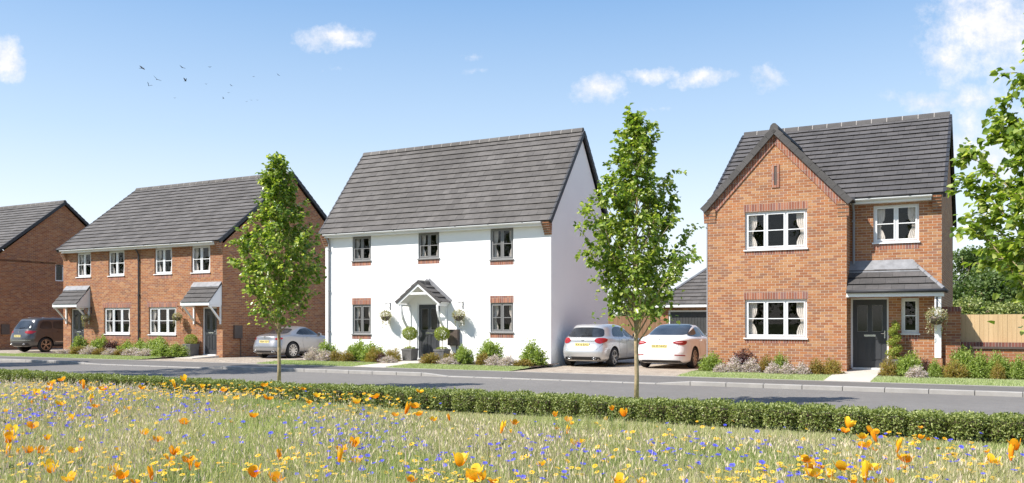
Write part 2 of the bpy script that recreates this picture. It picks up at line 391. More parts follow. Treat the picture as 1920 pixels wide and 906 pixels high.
# ------------------------------------------------------------------ building kit
def wall_rect(mb, plane, c, a0, a1, z0, z1, holes=(), reveal=.1, inward=1, mi=0):
    """skin of a wall in a plane of constant v ('v') or u ('u'), with reveals round the openings"""
    P = (lambda a, z, d=0: (a, c+d*inward, z)) if plane == 'v' else (lambda a, z, d=0: (c+d*inward, a, z))
    xs = sorted({a0, a1, *[h[0] for h in holes], *[h[1] for h in holes]}); zs = sorted({z0, z1, *[h[2] for h in holes], *[h[3] for h in holes]})
    for i in range(len(xs)-1):
        for j in range(len(zs)-1):
            mx, mz_ = (xs[i]+xs[i+1])/2, (zs[j]+zs[j+1])/2
            if any(h[0] < mx < h[1] and h[2] < mz_ < h[3] for h in holes): continue
            mb.poly([P(xs[i],zs[j]), P(xs[i+1],zs[j]), P(xs[i+1],zs[j+1]), P(xs[i],zs[j+1])], mi)
    for h in holes:
        A = [(h[0],h[2]),(h[1],h[2]),(h[1],h[3]),(h[0],h[3])]
        for k in range(4):
            p, q = A[k], A[(k+1) % 4]; mb.poly([P(*p), P(*q), P(*q, reveal), P(*p, reveal)], mi)
def tiles(mb, Mf, L, aL, aR, gauge=.3, tw=.33, th=.03, mi=0):
    """separate overlapping tiles on a slope. Mf(a, s, n) gives the point, aL/aR the ends at height s"""
    n = max(1, round(L/gauge)); g = L/n
    for r in range(n):
        s0, s1 = r*g, min(L, (r+1)*g+.02)
        lo0, hi0, lo1, hi1 = aL(s0), aR(s0), aL(s1), aR(s1)
        lo, hi = min(lo0, lo1), max(hi0, hi1); k = math.floor(lo/tw)-1
        while True:
            a = (k + (.5 if r % 2 else 0))*tw; b = a+tw-.004; k += 1
            if a >= hi: break
            if b <= lo: continue
            A0, B0, A1, B1 = max(a, lo0), min(b, hi0), max(a, lo1), min(b, hi1)
            if B0-A0 < .01 and B1-A1 < .01: continue
            if B0 < A0: A0 = B0 = (A0+B0)/2
            if B1 < A1: A1 = B1 = (A1+B1)/2
            j = rng.uniform(-.004, .004); t0 = th*1.6+j; t1 = .006+rng.uniform(-.001,.001); e = -.03 + rng.uniform(-.003,.003) if r else -.04
            mb.hexa([Mf(A0,s0+e+.042,.001), Mf(B0,s0+e+.042,.001), Mf(B1,s1,.001), Mf(A1,s1,.001), Mf(A0,s0+e,t0), Mf(B0,s0+e,t0), Mf(B1,s1,t1), Mf(A1,s1,t1)], mi)
def slope_u(v0, z0, v1, z1):              # slope whose eave runs along u
    L = math.hypot(v1-v0, z1-z0); dv, dz = (v1-v0)/L, (z1-z0)/L; sg = 1 if v1 > v0 else -1
    return (lambda a, s, n: (a, v0+dv*s-dz*n*sg, z0+dz*s+abs(dv)*n)), L
def slope_v(u0, z0, u1, z1):              # slope whose eave runs along v
    L = math.hypot(u1-u0, z1-z0); du, dz = (u1-u0)/L, (z1-z0)/L; sg = 1 if u1 > u0 else -1
    return (lambda a, s, n: (u0+du*s-dz*n*sg, a, z0+dz*s+abs(du)*n)), L
def ridge(parent, a0, a1, c, z, along='u', r=.12, seg=.45, cover='tile'):
    mb = MB(); n = max(1, round((a1-a0)/seg)); s = (a1-a0)/n
    prof = [(-r, -r*.85), (-r*.75, r*.0), (-r*.35, r*.42), (0, r*.5), (r*.35, r*.42), (r*.75, 0), (r, -r*.85)]
    for k in range(n):
        x0, x1 = a0+k*s+.012, a0+(k+1)*s-.012
        if along == 'u': mb.prism([(c+p, z+q) for p, q in prof], x0, x1, 'x', 0)
        else: mb.prism([(c+p, z+q) for p, q in prof], x0, x1, 'y', 0)
        if k:
            pr = [(p*.97, q*.97-.001) for p, q in prof]
            if along == 'u': mb.prism([(c+p, z+q) for p, q in pr], a0+k*s-.013, a0+k*s+.013, 'x', 1)
            else: mb.prism([(c+p, z+q) for p, q in pr], a0+k*s-.013, a0+k*s+.013, 'y', 1)
    return obj('ridge_tiles', mb, [cover, 'mortar'], parent)
def gable_roof(parent, u0, u1, ve, ze, vr, zr, cover='tile', verges=(1, 1), gauge=.3, front_from=None):
    """pitched roof with front eave at (ve, ze) and ridge at (vr, zr); returns the roof object"""
    vb = 2*vr-ve; mb = MB(); Mf, L = slope_u(ve, ze, vr, zr); Mb, _ = slope_u(vb, ze, vr, zr)
    tiles(mb, Mf, L, lambda s: u0, lambda s: u1, gauge); tiles(mb, Mb, L, lambda s: u0, lambda s: u1, gauge)
    t = .04
    mb.hexa([(u0,ve,ze-t),(u1,ve,ze-t),(u1,vr,zr-t),(u0,vr,zr-t),(u0,ve,ze-.002),(u1,ve,ze-.002),(u1,vr,zr-.002),(u0,vr,zr-.002)], 1)
    mb.hexa([(u0,vb,ze-t),(u1,vb,ze-t),(u1,vr,zr-t),(u0,vr,zr-t),(u0,vb,ze-.002),(u1,vb,ze-.002),(u1,vr,zr-.002),(u0,vr,zr-.002)], 1)
    roof = obj('roof', mb, [cover, 'dark'], parent, uv=False)
    ridge(roof, u0, u1, vr, zr+.05, cover=cover)
    n = round(L/gauge); g = L/n
    for side, on in zip((0, 1), verges):
        if not on: continue
        mb = MB(); x0, x1 = ((u0-.045, u0+.03), (u1-.03, u1+.045))[side]
        for Mx in (Mf, Mb):
            for r in range(n):
                s0, s1 = r*g-.03, (r+1)*g-.035
                a = [Mx(x0,s0,-.12), Mx(x1,s0,-.12), Mx(x1,s1,-.12), Mx(x0,s1,-.12), Mx(x0,s0,.05), Mx(x1,s0,.05), Mx(x1,s1,.027), Mx(x0,s1,.027)]
                mb.hexa(a)
        obj('verge', mb, 'darkverge', roof)
    return roof
def gutter(parent, u0, u1, ve, ze, n=5):
    mb = MB(); mb.box(u0, u1, ve+.02, ve+.045, ze-.17, ze-.03)
    mb.box(u0, u1, ve+.045, ve+.26, ze-.17, ze-.158)
    f = obj('fascia', mb, 'white', parent)
    mb = MB(); m = 8; pr = [(ve-.045+.058*math.cos(math.pi+math.pi*k/m), ze-.045+.058*math.sin(math.pi+math.pi*k/m)) for k in range(m+1)]
    pr += [(a, b) for a, b in [(ve+.006, ze-.045),(ve-.096, ze-.045)]]
    mb.prism(pr, u0-.02, u1+.02, 'x'); g = obj('gutter', mb, 'white', f, smooth=False)
    for k in range(n):
        mb = MB(); x = u0+(u1-u0)*(k+.5)/n; mb.box(x-.03, x+.03, ve-.108, ve+.02, ze-.05, ze-.022); obj('gutter_clip', mb, 'dark', f)
    return f
def corbel(parent, ua, ub, vw, depth, ztop, zbot, mat='brick', n=6):
    mb = MB(); h = (ztop-zbot)/n
    for k in range(n):
        d = depth*(k+1)/n; e = .0015*k; mb.box(ua-e, ub+e, vw-d, vw+.003+.001*k, zbot+h*k+.006, zbot+h*(k+1)-.006, 0); 
        mb.box(ua+.006, ub-.006, vw-d+.008, vw+.002, zbot+h*k-.0065, zbot+h*k+.0055, 1)
    return obj('brick_corbel', mb, [mat, 'mortar'], parent)
def pipe(parent, u, v, z1, z0, mat='pipe', r=.034, swan=.2):
    mb = MB(); mb.tube([(u, v-swan, z1), (u, v-swan, z1-.1), (u, v-.05, z1-.32), (u, v-.05, z0)], r, 8)
    z = z1-.6
    while z > z0+.3: mb.box(u-.05, u+.05, v-.09, v, z, z+.04); z -= 1.6
    return obj('downpipe', mb, mat, parent, smooth=False)
def window(parent, u0, u1, z0, z1, v, n=2, mat='white', sill='white', rec=.065, curt=True, bar=True, barz=.5):
    mb = MB(); y0, y1 = v+rec, v+rec+.06; fw = .055
    mb.box(u0, u1, y0, y1, z1-fw, z1); mb.box(u0, u1, y0, y1, z0, z0+fw)
    mb.box(u0, u0+fw, y0, y1, z0+fw, z1-fw); mb.box(u1-fw, u1, y0, y1, z0+fw, z1-fw)
    iw = (u1-u0-2*fw-(n-1)*.045)/n; z = z0+fw; zt = z1-fw; panes = []
    for k in range(n):
        a = u0+fw+k*(iw+.045); b = a+iw
        if k: mb.box(a-.045, a, y0+.004, y1-.004, z, zt)
        c = .038; yc0, yc1 = y0-.014, y1-.02
        mb.box(a, b, yc0, yc1, z+.001, z+c); mb.box(a, b, yc0, yc1, zt-c, zt-.001); mb.box(a+.001, a+c, yc0, yc1, z+c, zt-c); mb.box(b-c, b-.001, yc0, yc1, z+c, zt-c)
        if bar: zb = z+(zt-z)*barz; mb.box(a+c, b-c, yc0+.006, yc1-.006, zb-.0125, zb+.0125)
        panes.append((a+c, b-c))
    w = obj('window', mb, mat, parent, bevel=0)
    mb = MB()
    for a, b in panes: mb.box(a-.004, b+.004, y0+.02, y0+.028, z+.03, zt-.03)
    obj('pane', mb, 'glass', w)
    if sill:
        mb = MB(); mb.box(u0-.03, u1+.03, v-.045, v+rec+.05, z0-.04, z0-.002); obj('sill', mb, sill, w)
    if curt:
        for a, b in ((u0+.06, u0+.06+min(.26, (u1-u0)*.2)), (u1-.06-min(.26, (u1-u0)*.2), u1-.06)):
            mb = MB(); N = 22; pr = []; left = a < (u0+u1)/2
            for iz in range(9):
                tz = iz/8; zz = z+(zt-z)*tz; pin = 1-.5*math.exp(-((tz-.42)/.16)**2)
                for i in range(N+1):
                    t = i/N; uu_ = a+(b-a)*t*pin if left else b-(b-a)*(1-t)*pin
                    pr.append((uu_, v+.165+.014*math.sin(t*30), zz))
            mb.v = pr; mb.f = [(j*(N+1)+i, j*(N+1)+i+1, (j+1)*(N+1)+i+1, (j+1)*(N+1)+i) for j in range(8) for i in range(N)]; mb.m = [0]*len(mb.f)
            obj('curtain', mb, 'curtain', w, smooth=True, uv=False)
    return w
def soldier(parent, u0, u1, z0, z1, v, name='brick_lintel'):
    mb = MB(); mb.box(u0, u1, v-.004, v+.05, z0, z1); return obj(name, mb, 'soldier', parent)
def door(parent, u0, u1, z0, z1, v, glazed=2, frame='white', rec=.08):
    y = v+rec; fw = .05
    a, b = u0+fw, u1-fw; zt = z1-fw
    mb = MB(); w = b-a; st = .11; zm = z0+(zt-z0)*.49
    mb.box(a, b, y+.03, y+.06, z0+.03, zt-.003)
    for x0, x1, q0, q1 in ((a, a+st, z0+.03, zt), (b-st, b, z0+.03, zt), ((a+b)/2-.05, (a+b)/2+.05, z0+.03, zt)):
        mb.box(x0, x1, y+.012, y+.032, q0, q1-.004)
    for q0, q1 in ((z0+.03, z0+.22), (zm-.11, zm+.07), (zt-.14, zt-.004)): mb.box(a+.002, b-.002, y+.010, y+.031, q0, q1)
    for x0, x1 in ((a+st+.05, (a+b)/2-.05-.05), ((a+b)/2+.10, b-st-.05)): mb.box(x0, x1, y+.016, y+.034, z0+.27, zm-.16)
    d = obj('door', mb, 'door', parent)
    mb = MB()
    for x0, x1 in ((a+st, (a+b)/2-.05), ((a+b)/2+.05, b-st)): mb.box(x0+.02, x1-.02, y+.02, y+.031, zm+.10, zt-.17)
    obj('door_glass', mb, 'doorglass', d)
    mb = MB()
    for x0, x1 in ((a+st+.008, (a+b)/2-.058), ((a+b)/2+.058, b-st-.008)):
        for c in ((x0,x0+.012,zm+.085,zt-.155),(x1-.012,x1,zm+.085,zt-.155),(x0+.012,x1-.012,zm+.085,zm+.097),(x0+.012,x1-.012,zt-.167,zt-.155)): mb.box(c[0], c[1], y+.008, y+.03, c[2], c[3])
    obj('glass_trim', mb, 'frame', d)
    mb = MB(); mb.box((a+b)/2-.15, (a+b)/2+.15, y-.002, y+.0105, zm-.05, zm+.005); obj('letter_box', mb, 'slot', d)
    mb = MB(); mb.box(b-.075, b-.045, y-.004, y+.0105, zm-.1, zm+.12); mb.tube([(b-.06,y-.004,zm+.04),(b-.06,y-.035,zm+.04),(b-.15,y-.035,zm+.04)], .009, 6); obj('handle', mb, 'slot', d)
    mb = MB(); mb.box(u0, a, y-.02, y+.06, z0, z1); mb.box(b, u1, y-.02, y+.06, z0, z1); mb.box(a, b, y-.02, y+.06, zt, z1); mb.box(a, b, v-.02, y+.07, z0-.03, z0+.028)
    obj('door_frame', mb, frame, d)
    return d

def shell(parent, u0, u1, v0, v1, ze, vr, zr, holes=(), mat='brick', left=True, right=True, zb=-.1, side_holes=()):
    mb = MB(); t = .05
    wall_rect(mb, 'v', v0, u0, u1, zb, ze, holes)
    mb.poly([(u0,v1,zb),(u1,v1,zb),(u1,v1,ze),(u0,v1,ze)])
    for u, hs in ((u0, ()), (u1, side_holes)):
        wall_rect(mb, 'u', u, v0, v1, zb, ze, hs, inward=-1 if u == u1 else 1)
        mb.poly([(u,v0,ze),(u,v1,ze),(u,(v0+v1)/2,zr)])
    w = obj('wall', mb, mat, parent, fixn=False)
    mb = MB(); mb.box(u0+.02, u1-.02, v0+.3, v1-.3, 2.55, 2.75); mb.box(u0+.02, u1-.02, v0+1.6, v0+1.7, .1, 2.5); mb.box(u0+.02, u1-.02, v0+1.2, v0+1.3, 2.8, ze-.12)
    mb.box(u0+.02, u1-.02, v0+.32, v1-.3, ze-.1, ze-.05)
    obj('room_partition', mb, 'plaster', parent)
    return w

# ------------------------------------------------------------------ white rendered house
H = thing('rendered_house', 'white rendered detached house with steep grey tiled roof and brick trimmed grey windows', 'house', -23.15, 27.15)
VW = 27.15
WN = [(-21.8,-20.9,3.90,4.84,2), (-18.7,-17.77,3.88,4.84,2), (-15.6,-14.67,3.74,4.84,2), (-21.8,-20.9,1.06,2.20,2), (-15.6,-14.67,1.16,2.20,2)]
DR = (-18.76,-17.72,.14,2.22)
shell(H, -23.15, -13.2, VW, 32.3, 4.86, 29.73, 8.36, [w[:4] for w in WN]+[DR], 'render')
for w in WN:
    window(H, *w[:4], VW, w[4], 'frame', 'frame', rec=.05, curt=True)
    soldier(H, w[0]-.01, w[1]+.01, w[2]-.2, w[2]-.045, VW, 'brick_sill')
    if w[3] < 3: soldier(H, w[0]-.01, w[1]+.01, w[3]+.003, w[3]+.25, VW)
door(H, *DR, VW, rec=.06)
gable_roof(H, -23.25, -13.12, 26.9, 5.0, 29.73, 8.58, 'tile', gauge=.285)
gutter(H, -23.0, -13.46, 26.9, 5.0, 7)
corbel(H, -13.44, -13.17, VW, .26, 4.97, 4.52); corbel(H, -23.2, -22.98, VW, .26, 4.97, 4.52)
pipe(H, -22.93, VW, 4.93, .05, 'pipegrey')
mb = MB(); mb.box(-17.32, -16.88, VW-.14, VW+.001, .67, 1.25); mb.box(-17.30, -16.90, VW-.15, VW-.13, .69, 1.23)
mt = obj('meter_box', mb, 'meter', H)
mb = MB(); mb.tube([(-16.98,VW-.05,.67),(-16.98,VW-.05,.08)], .025, 6); obj('conduit', mb, 'meter', mt)
# gabled door canopy
cu, cz, p = -18.25, 2.98, .66
mb = MB()
for s in (-1, 1):
    Mf, L = slope_v(cu+s*.93, 2.24, cu, cz-.02)
    tiles(mb, Mf, L, lambda t: VW-p, lambda t: VW+.01, .29, .33, .03)
    q = [(cu+s*.93, 2.24), (cu, cz-.02), (cu, cz-.07), (cu+s*.93, 2.19)]
    mb.prism(q, VW-p+.01, VW, 'y', 1)
cn = obj('porch_canopy', mb, ['tiledark', 'white'], H)
ridge(cn, VW-p-.01, VW, cu, cz+.02, 'v', .10, .34, 'tiledark')
mb = MB()
for s in (-1, 1):
    mb.hexa([(cu+s*.93,VW-p-.02,2.12),(cu+s*.93,VW-p+.015,2.12),(cu,VW-p+.015,cz-.16),(cu,VW-p-.02,cz-.16),(cu+s*.93,VW-p-.02,2.235),(cu+s*.93,VW-p+.015,2.235),(cu,VW-p+.015,cz-.03),(cu,VW-p-.02,cz-.03)])
    mb.box(cu+s*.83-.04, cu+s*.83+.04, VW-p+.02, VW, 2.10, 2.17)
mb.box(cu-.42, cu+.42, VW-p-.012, VW-p+.03, 2.52, 2.60)
obj('bargeboard', mb, 'white', cn)
mb = MB()
for s in (-1, 1):
    Mf, L = slope_v(cu+s*.95, 2.225, cu, cz-.02); n = 4; g = L/n
    for r in range(n): mb.hexa([Mf(VW-p-.045,r*g-.02,-.03), Mf(VW-p+.02,r*g-.02,-.03), Mf(VW-p+.02,(r+1)*g-.02,-.03), Mf(VW-p-.045,(r+1)*g-.02,-.03), Mf(VW-p-.045,r*g-.02,.085), Mf(VW-p+.02,r*g-.02,.085), Mf(VW-p+.02,(r+1)*g-.02,.06), Mf(VW-p-.045,(r+1)*g-.02,.06)])
obj('verge', mb, 'tiledark', cn)
for s in (-1, 1):
    mb = MB(); x = cu+s*.80
    pts = [(x, VW-p+.05, 2.14)]+[(x, VW-p+.05+(p-.09)*(1-math.cos(t*math.pi/2))*.0+(p-.09)*t**1.6, 2.14-.95*t**.75) for t in (.15,.35,.55,.75,.9,1)]
    for a, b in zip(pts[:-1], pts[1:]): mb.bar(a, b, .07, .07, up=(1,0,0))
    mb.box(x-.035, x+.035, VW-.05, VW, 1.05, 2.1); obj('bracket', mb, 'white', cn)
mb = MB(); mb.bar((cu+.0,VW-.006,cz+.10),(cu+1.0,VW-.006,2.26),.16,.012,up=(0,1,0)); mb.bar((cu,VW-.006,cz+.10),(cu-1.0,VW-.006,2.26),.16,.012,up=(0,1,0)); obj('flashing', mb, 'lead', cn)

# ------------------------------------------------------------------ semi-detached pair
def leanto(parent, u0, u1, v, z0, z1, p, cover='tiledark'):
    mb = MB(); Mf, L = slope_u(v-p, z0, v, z1-.12)
    tiles(mb, Mf, L, lambda s: u0, lambda s: u1, .28, .33, .03)
    mb.prism([(v-p+.01, z0-.01), (v, z1-.13), (v, z1-.17), (v-p+.01, z0-.05)], u0, u1, 'x', 1)
    c = obj('porch_canopy', mb, [cover, 'white'], parent)
    mb = MB(); mb.box(u0-.01, u1+.01, v-p-.02, v-p+.01, z0-.15, z0-.012); mb.box(u0, u1, v-p+.01, v, z0-.15, z0-.13)
    obj('fascia', mb, 'white', c)
    for x0, x1 in ((u0, u0+.02), (u1-.02, u1)):
        mb = MB(); mb.prism([(v-p+.012, z0-.128), (v, z0-.128), (v, z1-.175), (v-p+.012, z0-.055)], x0, x1, 'x'); obj('cheek', mb, 'white', c)
    mb = MB()
    mb.hexa([(u0,v-.18,z1-.225),(u1,v-.18,z1-.225),(u1,v,z1-.06),(u0,v,z1-.06),(u0,v-.17,z1-.19),(u1,v-.17,z1-.19),(u1,v,z1+.0),(u0,v,z1+.0)]); obj('flashing', mb, 'lead', c)
    mb = MB()
    for r in range(3):
        pass
    for x in (u0+.05, u1-.05):
        mb = MB(); mb.bar((x, v-p+.06, z0-.16), (x, v-.05, z0-.78), .06, .07, up=(1,0,0)); mb.box(x-.03, x+.03, v-.06, v, z0-.95, z0-.15); mb.box(x-.03, x+.03, v-p+.02, v-.06, z0-.21, z0-.15)
        obj('bracket', mb, 'white', c)
    return c
VS = 27.1
def semi(u0, u1, wins, dr, can, label, verges, cor, rightcap):
    h = thing('brick_house', label, 'house', u0, VS, 0, 'pair of joined red brick houses')
    shell(h, u0, u1, VS, 35.6, 4.86, 31.35, 8.30, [w[:4] for w in wins]+[dr])
    for w in wins:
        window(h, *w, VS if True else 0, 3 if w[1]-w[0] > 1.5 else 2, 'white')
        soldier(h, w[0], w[1], w[2]-.21, w[2]-.043, VS, 'brick_sill')
        if w[3] < 3: soldier(h, w[0]-.1, w[1]+.1, w[3]+.003, w[3]+.24, VS)
    door(h, *dr, VS)
    gable_roof(h, u0-(.08 if verges[0] else 0), u1+(.08 if verges[1] else 0), 26.82, 5.0, 31.35, 8.49, 'tile', verges, .31)
    gutter(h, u0+(.24 if verges[0] else .005), u1-(.24 if verges[1] else .005), 26.82, 5.0, 3)
    corbel(h, *cor, VS, .26, 4.97, 4.52)
    leanto(h, can[0], can[1], VS, 2.38, 3.26, .70)
    return h
sl = semi(-39.45, -34.104, [(-38.45,-37.4,3.68,4.84),(-36.15,-35.03,3.68,4.84),(-36.45,-34.65,.97,2.19)], (-38.87,-37.9,.1,2.16), (-39.22,-37.45),
     'left house of the joined brick pair, its door nearest the dark grey car', (1, 0), (-39.42,-39.19), 0)
sr = semi(-34.096, -28.75, [(-33.0,-31.87,3.68,4.84),(-30.65,-29.5,3.68,4.84),(-33.38,-31.6,.97,2.19)], (-29.97,-29.1,.1,2.16), (-30.5,-28.8),
     'right house of the joined brick pair, its gable facing the silver coupe', (0, 1), (-29.0,-28.77), 1)
pipe(sr, -34.0, VS, 4.93, .02)
mb = MB(); mb.box(-28.75, -28.66, 27.7, 28.16, .81, 1.38); mt = obj('meter_box', mb, 'meter', sr)
mb = MB(); mb.tube([(-28.71,28.1,.81),(-28.71,28.1,.02)], .02, 6); obj('conduit', mb, 'meter', mt)
# far left house
FL = thing('brick_house', 'far left red brick house cut by the edge, gable behind the dark grey car', 'house', -53.0, 28.35)
shell(FL, -57.5, -47.45, 28.35, 36.95, 4.86, 32.65, 8.35, [(-55.6,-54.2,3.7,4.84),(-55.6,-54.2,1.0,2.2),(-51,-49.6,3.7,4.84)], side_holes=[(32.1,33.1,3.9,4.98)])
for w in ((-55.6,-54.2,3.7,4.84),(-55.6,-54.2,1.0,2.2),(-51,-49.6,3.7,4.84)): window(FL, *w, 28.35, 2, 'white')
gable_roof(FL, -57.6, -47.35, 28.08, 5.0, 32.65, 8.54, 'tile', gauge=.31); gutter(FL, -57.3, -47.7, 28.08, 5.0, 4)
corbel(FL, -47.7, -47.47, 28.35, .26, 4.97, 4.52)
mb = MB(); u = -47.53
for c in ((32.1,33.1,4.93,4.98),(32.1,33.1,3.9,3.96),(32.1,32.16,3.96,4.93),(33.04,33.1,3.96,4.93),(32.58,32.63,3.96,4.93)): mb.box(u-.03, u+.05, c[0], c[1], c[2], c[3])
wd = obj('window', mb, 'white', FL); mb = MB(); mb.box(u-.005,u+.005,32.15,33.05,3.95,4.94); obj('pane', mb, 'glass', wd)
mb = MB(); mb.box(-47.45, -47.36, 28.9, 29.35, .85, 1.4); obj('meter_box', mb, 'meter', FL)

# ------------------------------------------------------------------ right house with front gable wing
RH = thing('gabled_brick_house', 'right hand orange brick house with a tall front gable and dark corner porch', 'house', -7.4, 26.55)
VM, VG, UL, UR, UM = 26.55, 25.85, -7.37, -3.46, -1.12
big = [(-6.27,-4.52,3.62,4.72), (-6.27,-4.52,1.06,2.17)]
mb = MB()
wall_rect(mb, 'v', VG, UL, UR, -.1, 4.9, big)
mb.poly([(UL,VG,4.9),(UR,VG,4.9),((UL+UR)/2,VG,7.0)])
mb.poly([(UR,VG,-.1),(UR,VM,-.1),(UR,VM,4.98),(UR,VG,4.9)])
mb.poly([(UL,VG,-.1),(UL,VM+.02,-.1),(UL,VM+.02,4.9),(UL,VG,4.9)])
mr = [(-2.85,-1.68,3.74,4.78), (-3.45,-2.45,.2,2.2), (-2.13,-1.68,1.2,2.18)]
wall_rect(mb, 'v', VM, UR, UM, -.1, 4.86, mr)
mb.poly([(UL,35.0,-.1),(UM,35.0,-.1),(UM,35.0,4.86),(UL,35.0,4.86)])
for u in (UL+.003, UM):
    mb.poly([(u,VM,-.1),(u,35.0,-.1),(u,35.0,4.86),(u,VM,4.86)]); mb.poly([(u,VM,4.86),(u,35.0,4.86),(u,30.78,7.95)])
obj('wall', mb, 'brick_warm', RH, fixn=False)
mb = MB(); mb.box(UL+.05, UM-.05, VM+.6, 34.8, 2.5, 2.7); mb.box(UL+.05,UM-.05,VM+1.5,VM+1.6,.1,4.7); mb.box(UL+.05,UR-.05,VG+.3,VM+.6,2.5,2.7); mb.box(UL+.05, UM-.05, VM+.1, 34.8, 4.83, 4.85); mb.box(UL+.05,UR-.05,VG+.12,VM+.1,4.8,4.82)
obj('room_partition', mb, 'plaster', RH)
for w in big:
    window(RH, *w, VG, 3, 'white'); soldier(RH, w[0], w[1], w[2]-.155, w[2]-.043, VG, 'brick_sill'); soldier(RH, w[0]-.03, w[1]+.03, w[3]+.003, w[3]+.22, VG)
window(RH, *mr[0], VM, 2, 'white'); soldier(RH, -2.85, -1.68, mr[0][2]-.2, mr[0][2]-.043, VM, 'brick_sill')
window(RH, *mr[2], VM, 1, 'white', curt=False); soldier(RH, -2.13, -1.68, 1.0, 1.157, VM, 'brick_sill')
door(RH, *mr[1], VM)
roof = gable_roof(RH, UL-.12, UM+.07, 26.3, 5.0, 30.78, 8.02, 'tiledark', gauge=.31)
gutter(RH, UR+.02, UM-.24, 26.3, 5.0, 2); corbel(RH, UM-.22, UM-.003, VM, .25, 4.97, 4.5, 'brick')
# wing roof
uc = (UL+UR)/2; mb = MB()
for s, ue in ((-1, UL-.14), (1, UR+.12)):
    Mf, L = slope_v(ue, 4.88, uc, 7.10); dz = 2.22/L
    tiles(mb, Mf, L, lambda t: VG-.09, lambda t: 26.3+max(0, (4.88+dz*t-5.0))/.674+.12, .31, .33, .03)
    mb.hexa([Mf(VG-.08,0,-.04), Mf(29.5,0,-.04), Mf(29.5,L,-.04), Mf(VG-.08,L,-.04), Mf(VG-.08,0,-.002), Mf(26.2,0,-.002), Mf(29.5,L,-.002), Mf(VG-.08,L,-.002)][:0] or
            [Mf(VG-.08,0,-.04), Mf(26.3,0,-.04), Mf(29.4,L,-.04), Mf(VG-.08,L,-.04), Mf(VG-.08,0,-.002), Mf(26.3,0,-.002), Mf(29.4,L,-.002), Mf(VG-.08,L,-.002)], 1)
wr = obj('gable_roof', mb, ['tiledark', 'dark'], RH, uv=False)
ridge(wr, VG-.12, 29.4, uc, 7.16, 'v', .13, .45, 'tiledark')
mb = MB()
for s, ue in ((-1, UL-.14), (1, UR+.12)):
    Mf, L = slope_v(ue, 4.88, uc, 7.10); n = 10; g = L/n
    for r in range(n): mb.hexa([Mf(VG-.13,r*g-.03,-.13), Mf(VG-.05,r*g-.03,-.13), Mf(VG-.05,(r+1)*g-.035,-.13), Mf(VG-.13,(r+1)*g-.035,-.13), Mf(VG-.13,r*g-.03,.055), Mf(VG-.05,r*g-.03,.055), Mf(VG-.05,(r+1)*g-.035,.035), Mf(VG-.13,(r+1)*g-.035,.035)])
obj('verge', mb, 'tiledark', wr)
mb = MB()
for s, ue in ((-1, UL), (1, UR)):
    Mf, L = slope_v(ue, 4.80, uc, 6.93)
    mb.hexa([Mf(VG-.03,0,-.2), Mf(VG+.01,0,-.2), Mf(VG+.01,L-.12,-.2), Mf(VG-.03,L-.12,-.2), Mf(VG-.03,0,.1), Mf(VG+.01,0,.1), Mf(VG+.01,L,.08), Mf(VG-.03,L,.08)])
obj('raked_brick_band', mb, 'soldier', RH)
corbel(RH, UL-.11, UL+.24, VG, .06, 4.86, 4.46, 'brick', 4); corbel(RH, UR-.24, UR+.06, VG, .06, 4.88, 4.46, 'brick', 4)
mb = MB(); mb.box(-5.50, -5.43, VG-.02, VG+.02, 5.45, 6.0); mb.box(-5.35, -5.28, VG-.02, VG+.02, 5.45, 6.0); mb.box(-5.50, -5.28, VG-.022, VG+.02, 5.38, 5.45); mb.box(-5.50,-5.28,VG-.021,VG+.02,6.0,6.05)
sv = obj('slit_vent', mb, 'soldier', RH); mb = MB(); mb.box(-5.43, -5.35, VG-.006, VG+.01, 5.45, 6.0); obj('vent_slot', mb, 'meter', sv)
pipe(RH, UR+.1, VM, 4.95, 3.1, 'pipegrey', swan=.25); 
mb = MB(); mb.box(UR+.03, UR+.17, VM-.36, VM-.2, 4.86, 5.02); obj('hopper', mb, 'darkverge', RH)
pipe(RH, UL+.0, VG+.25, 4.93, .02, 'pipegrey', swan=.05).location.x -= .06
# corner porch
z0, z1, pv = 2.36, 3.22, 25.72
Mf, L = slope_u(pv, z0, VM, z1-.1); mb = MB()
tiles(mb, Mf, L, lambda s: UR+.01, lambda s: UM+.08-.80*s/L, .27, .33, .03)
Mr, L2 = slope_v(UM+.08, z0, UM-.72, z1-.1)
tiles(mb, Mr, L2, lambda s: pv+(VM-pv)*s/L2, lambda s: VM, .27, .33, .03)
mb.poly([(UR,pv+.01,z0-.01),(UM+.07,pv+.01,z0-.01),(UM-.72,VM,z1-.12),(UR,VM,z1-.12)], 1); mb.poly([(UM+.07,pv+.01,z0-.01),(UM+.07,VM,z0-.01),(UM-.72,VM,z1-.12)], 1)
pc = obj('porch_roof', mb, ['tiledark', 'dark'], RH)
mb = MB(); mb.hexa([(UR,VM-.26,z1-.36),(UM-.50,VM-.26,z1-.36),(UM-.71,VM,z1-.06),(UR,VM,z1-.06),(UR,VM-.27,z1-.31),(UM-.50,VM-.27,z1-.31),(UM-.71,VM,z1+.03),(UR,VM,z1+.03)]); obj('flashing', mb, 'lead', pc)
mb = MB()
for k in range(5):
    t0, t1 = k/5, (k+1)/5-.01; A = Vector((UM+.08,pv,z0+.04)); B = Vector((UM-.72,VM,z1-.05)); mb.tube([A+(B-A)*t0, A+(B-A)*t1], .05, 8)
obj('hip_tiles', mb, 'lead', pc)
mb = MB(); mb.box(UR+.005, UM+.06, pv+.02, pv+.06, z0-.16, z0-.02); mb.box(UM+.02, UM+.06, pv+.06, VM, z0-.16, z0-.02); mb.box(UR+.005, UM+.02, pv+.06, VM, z0-.10, z0-.09)
obj('fascia', mb, 'white', pc)
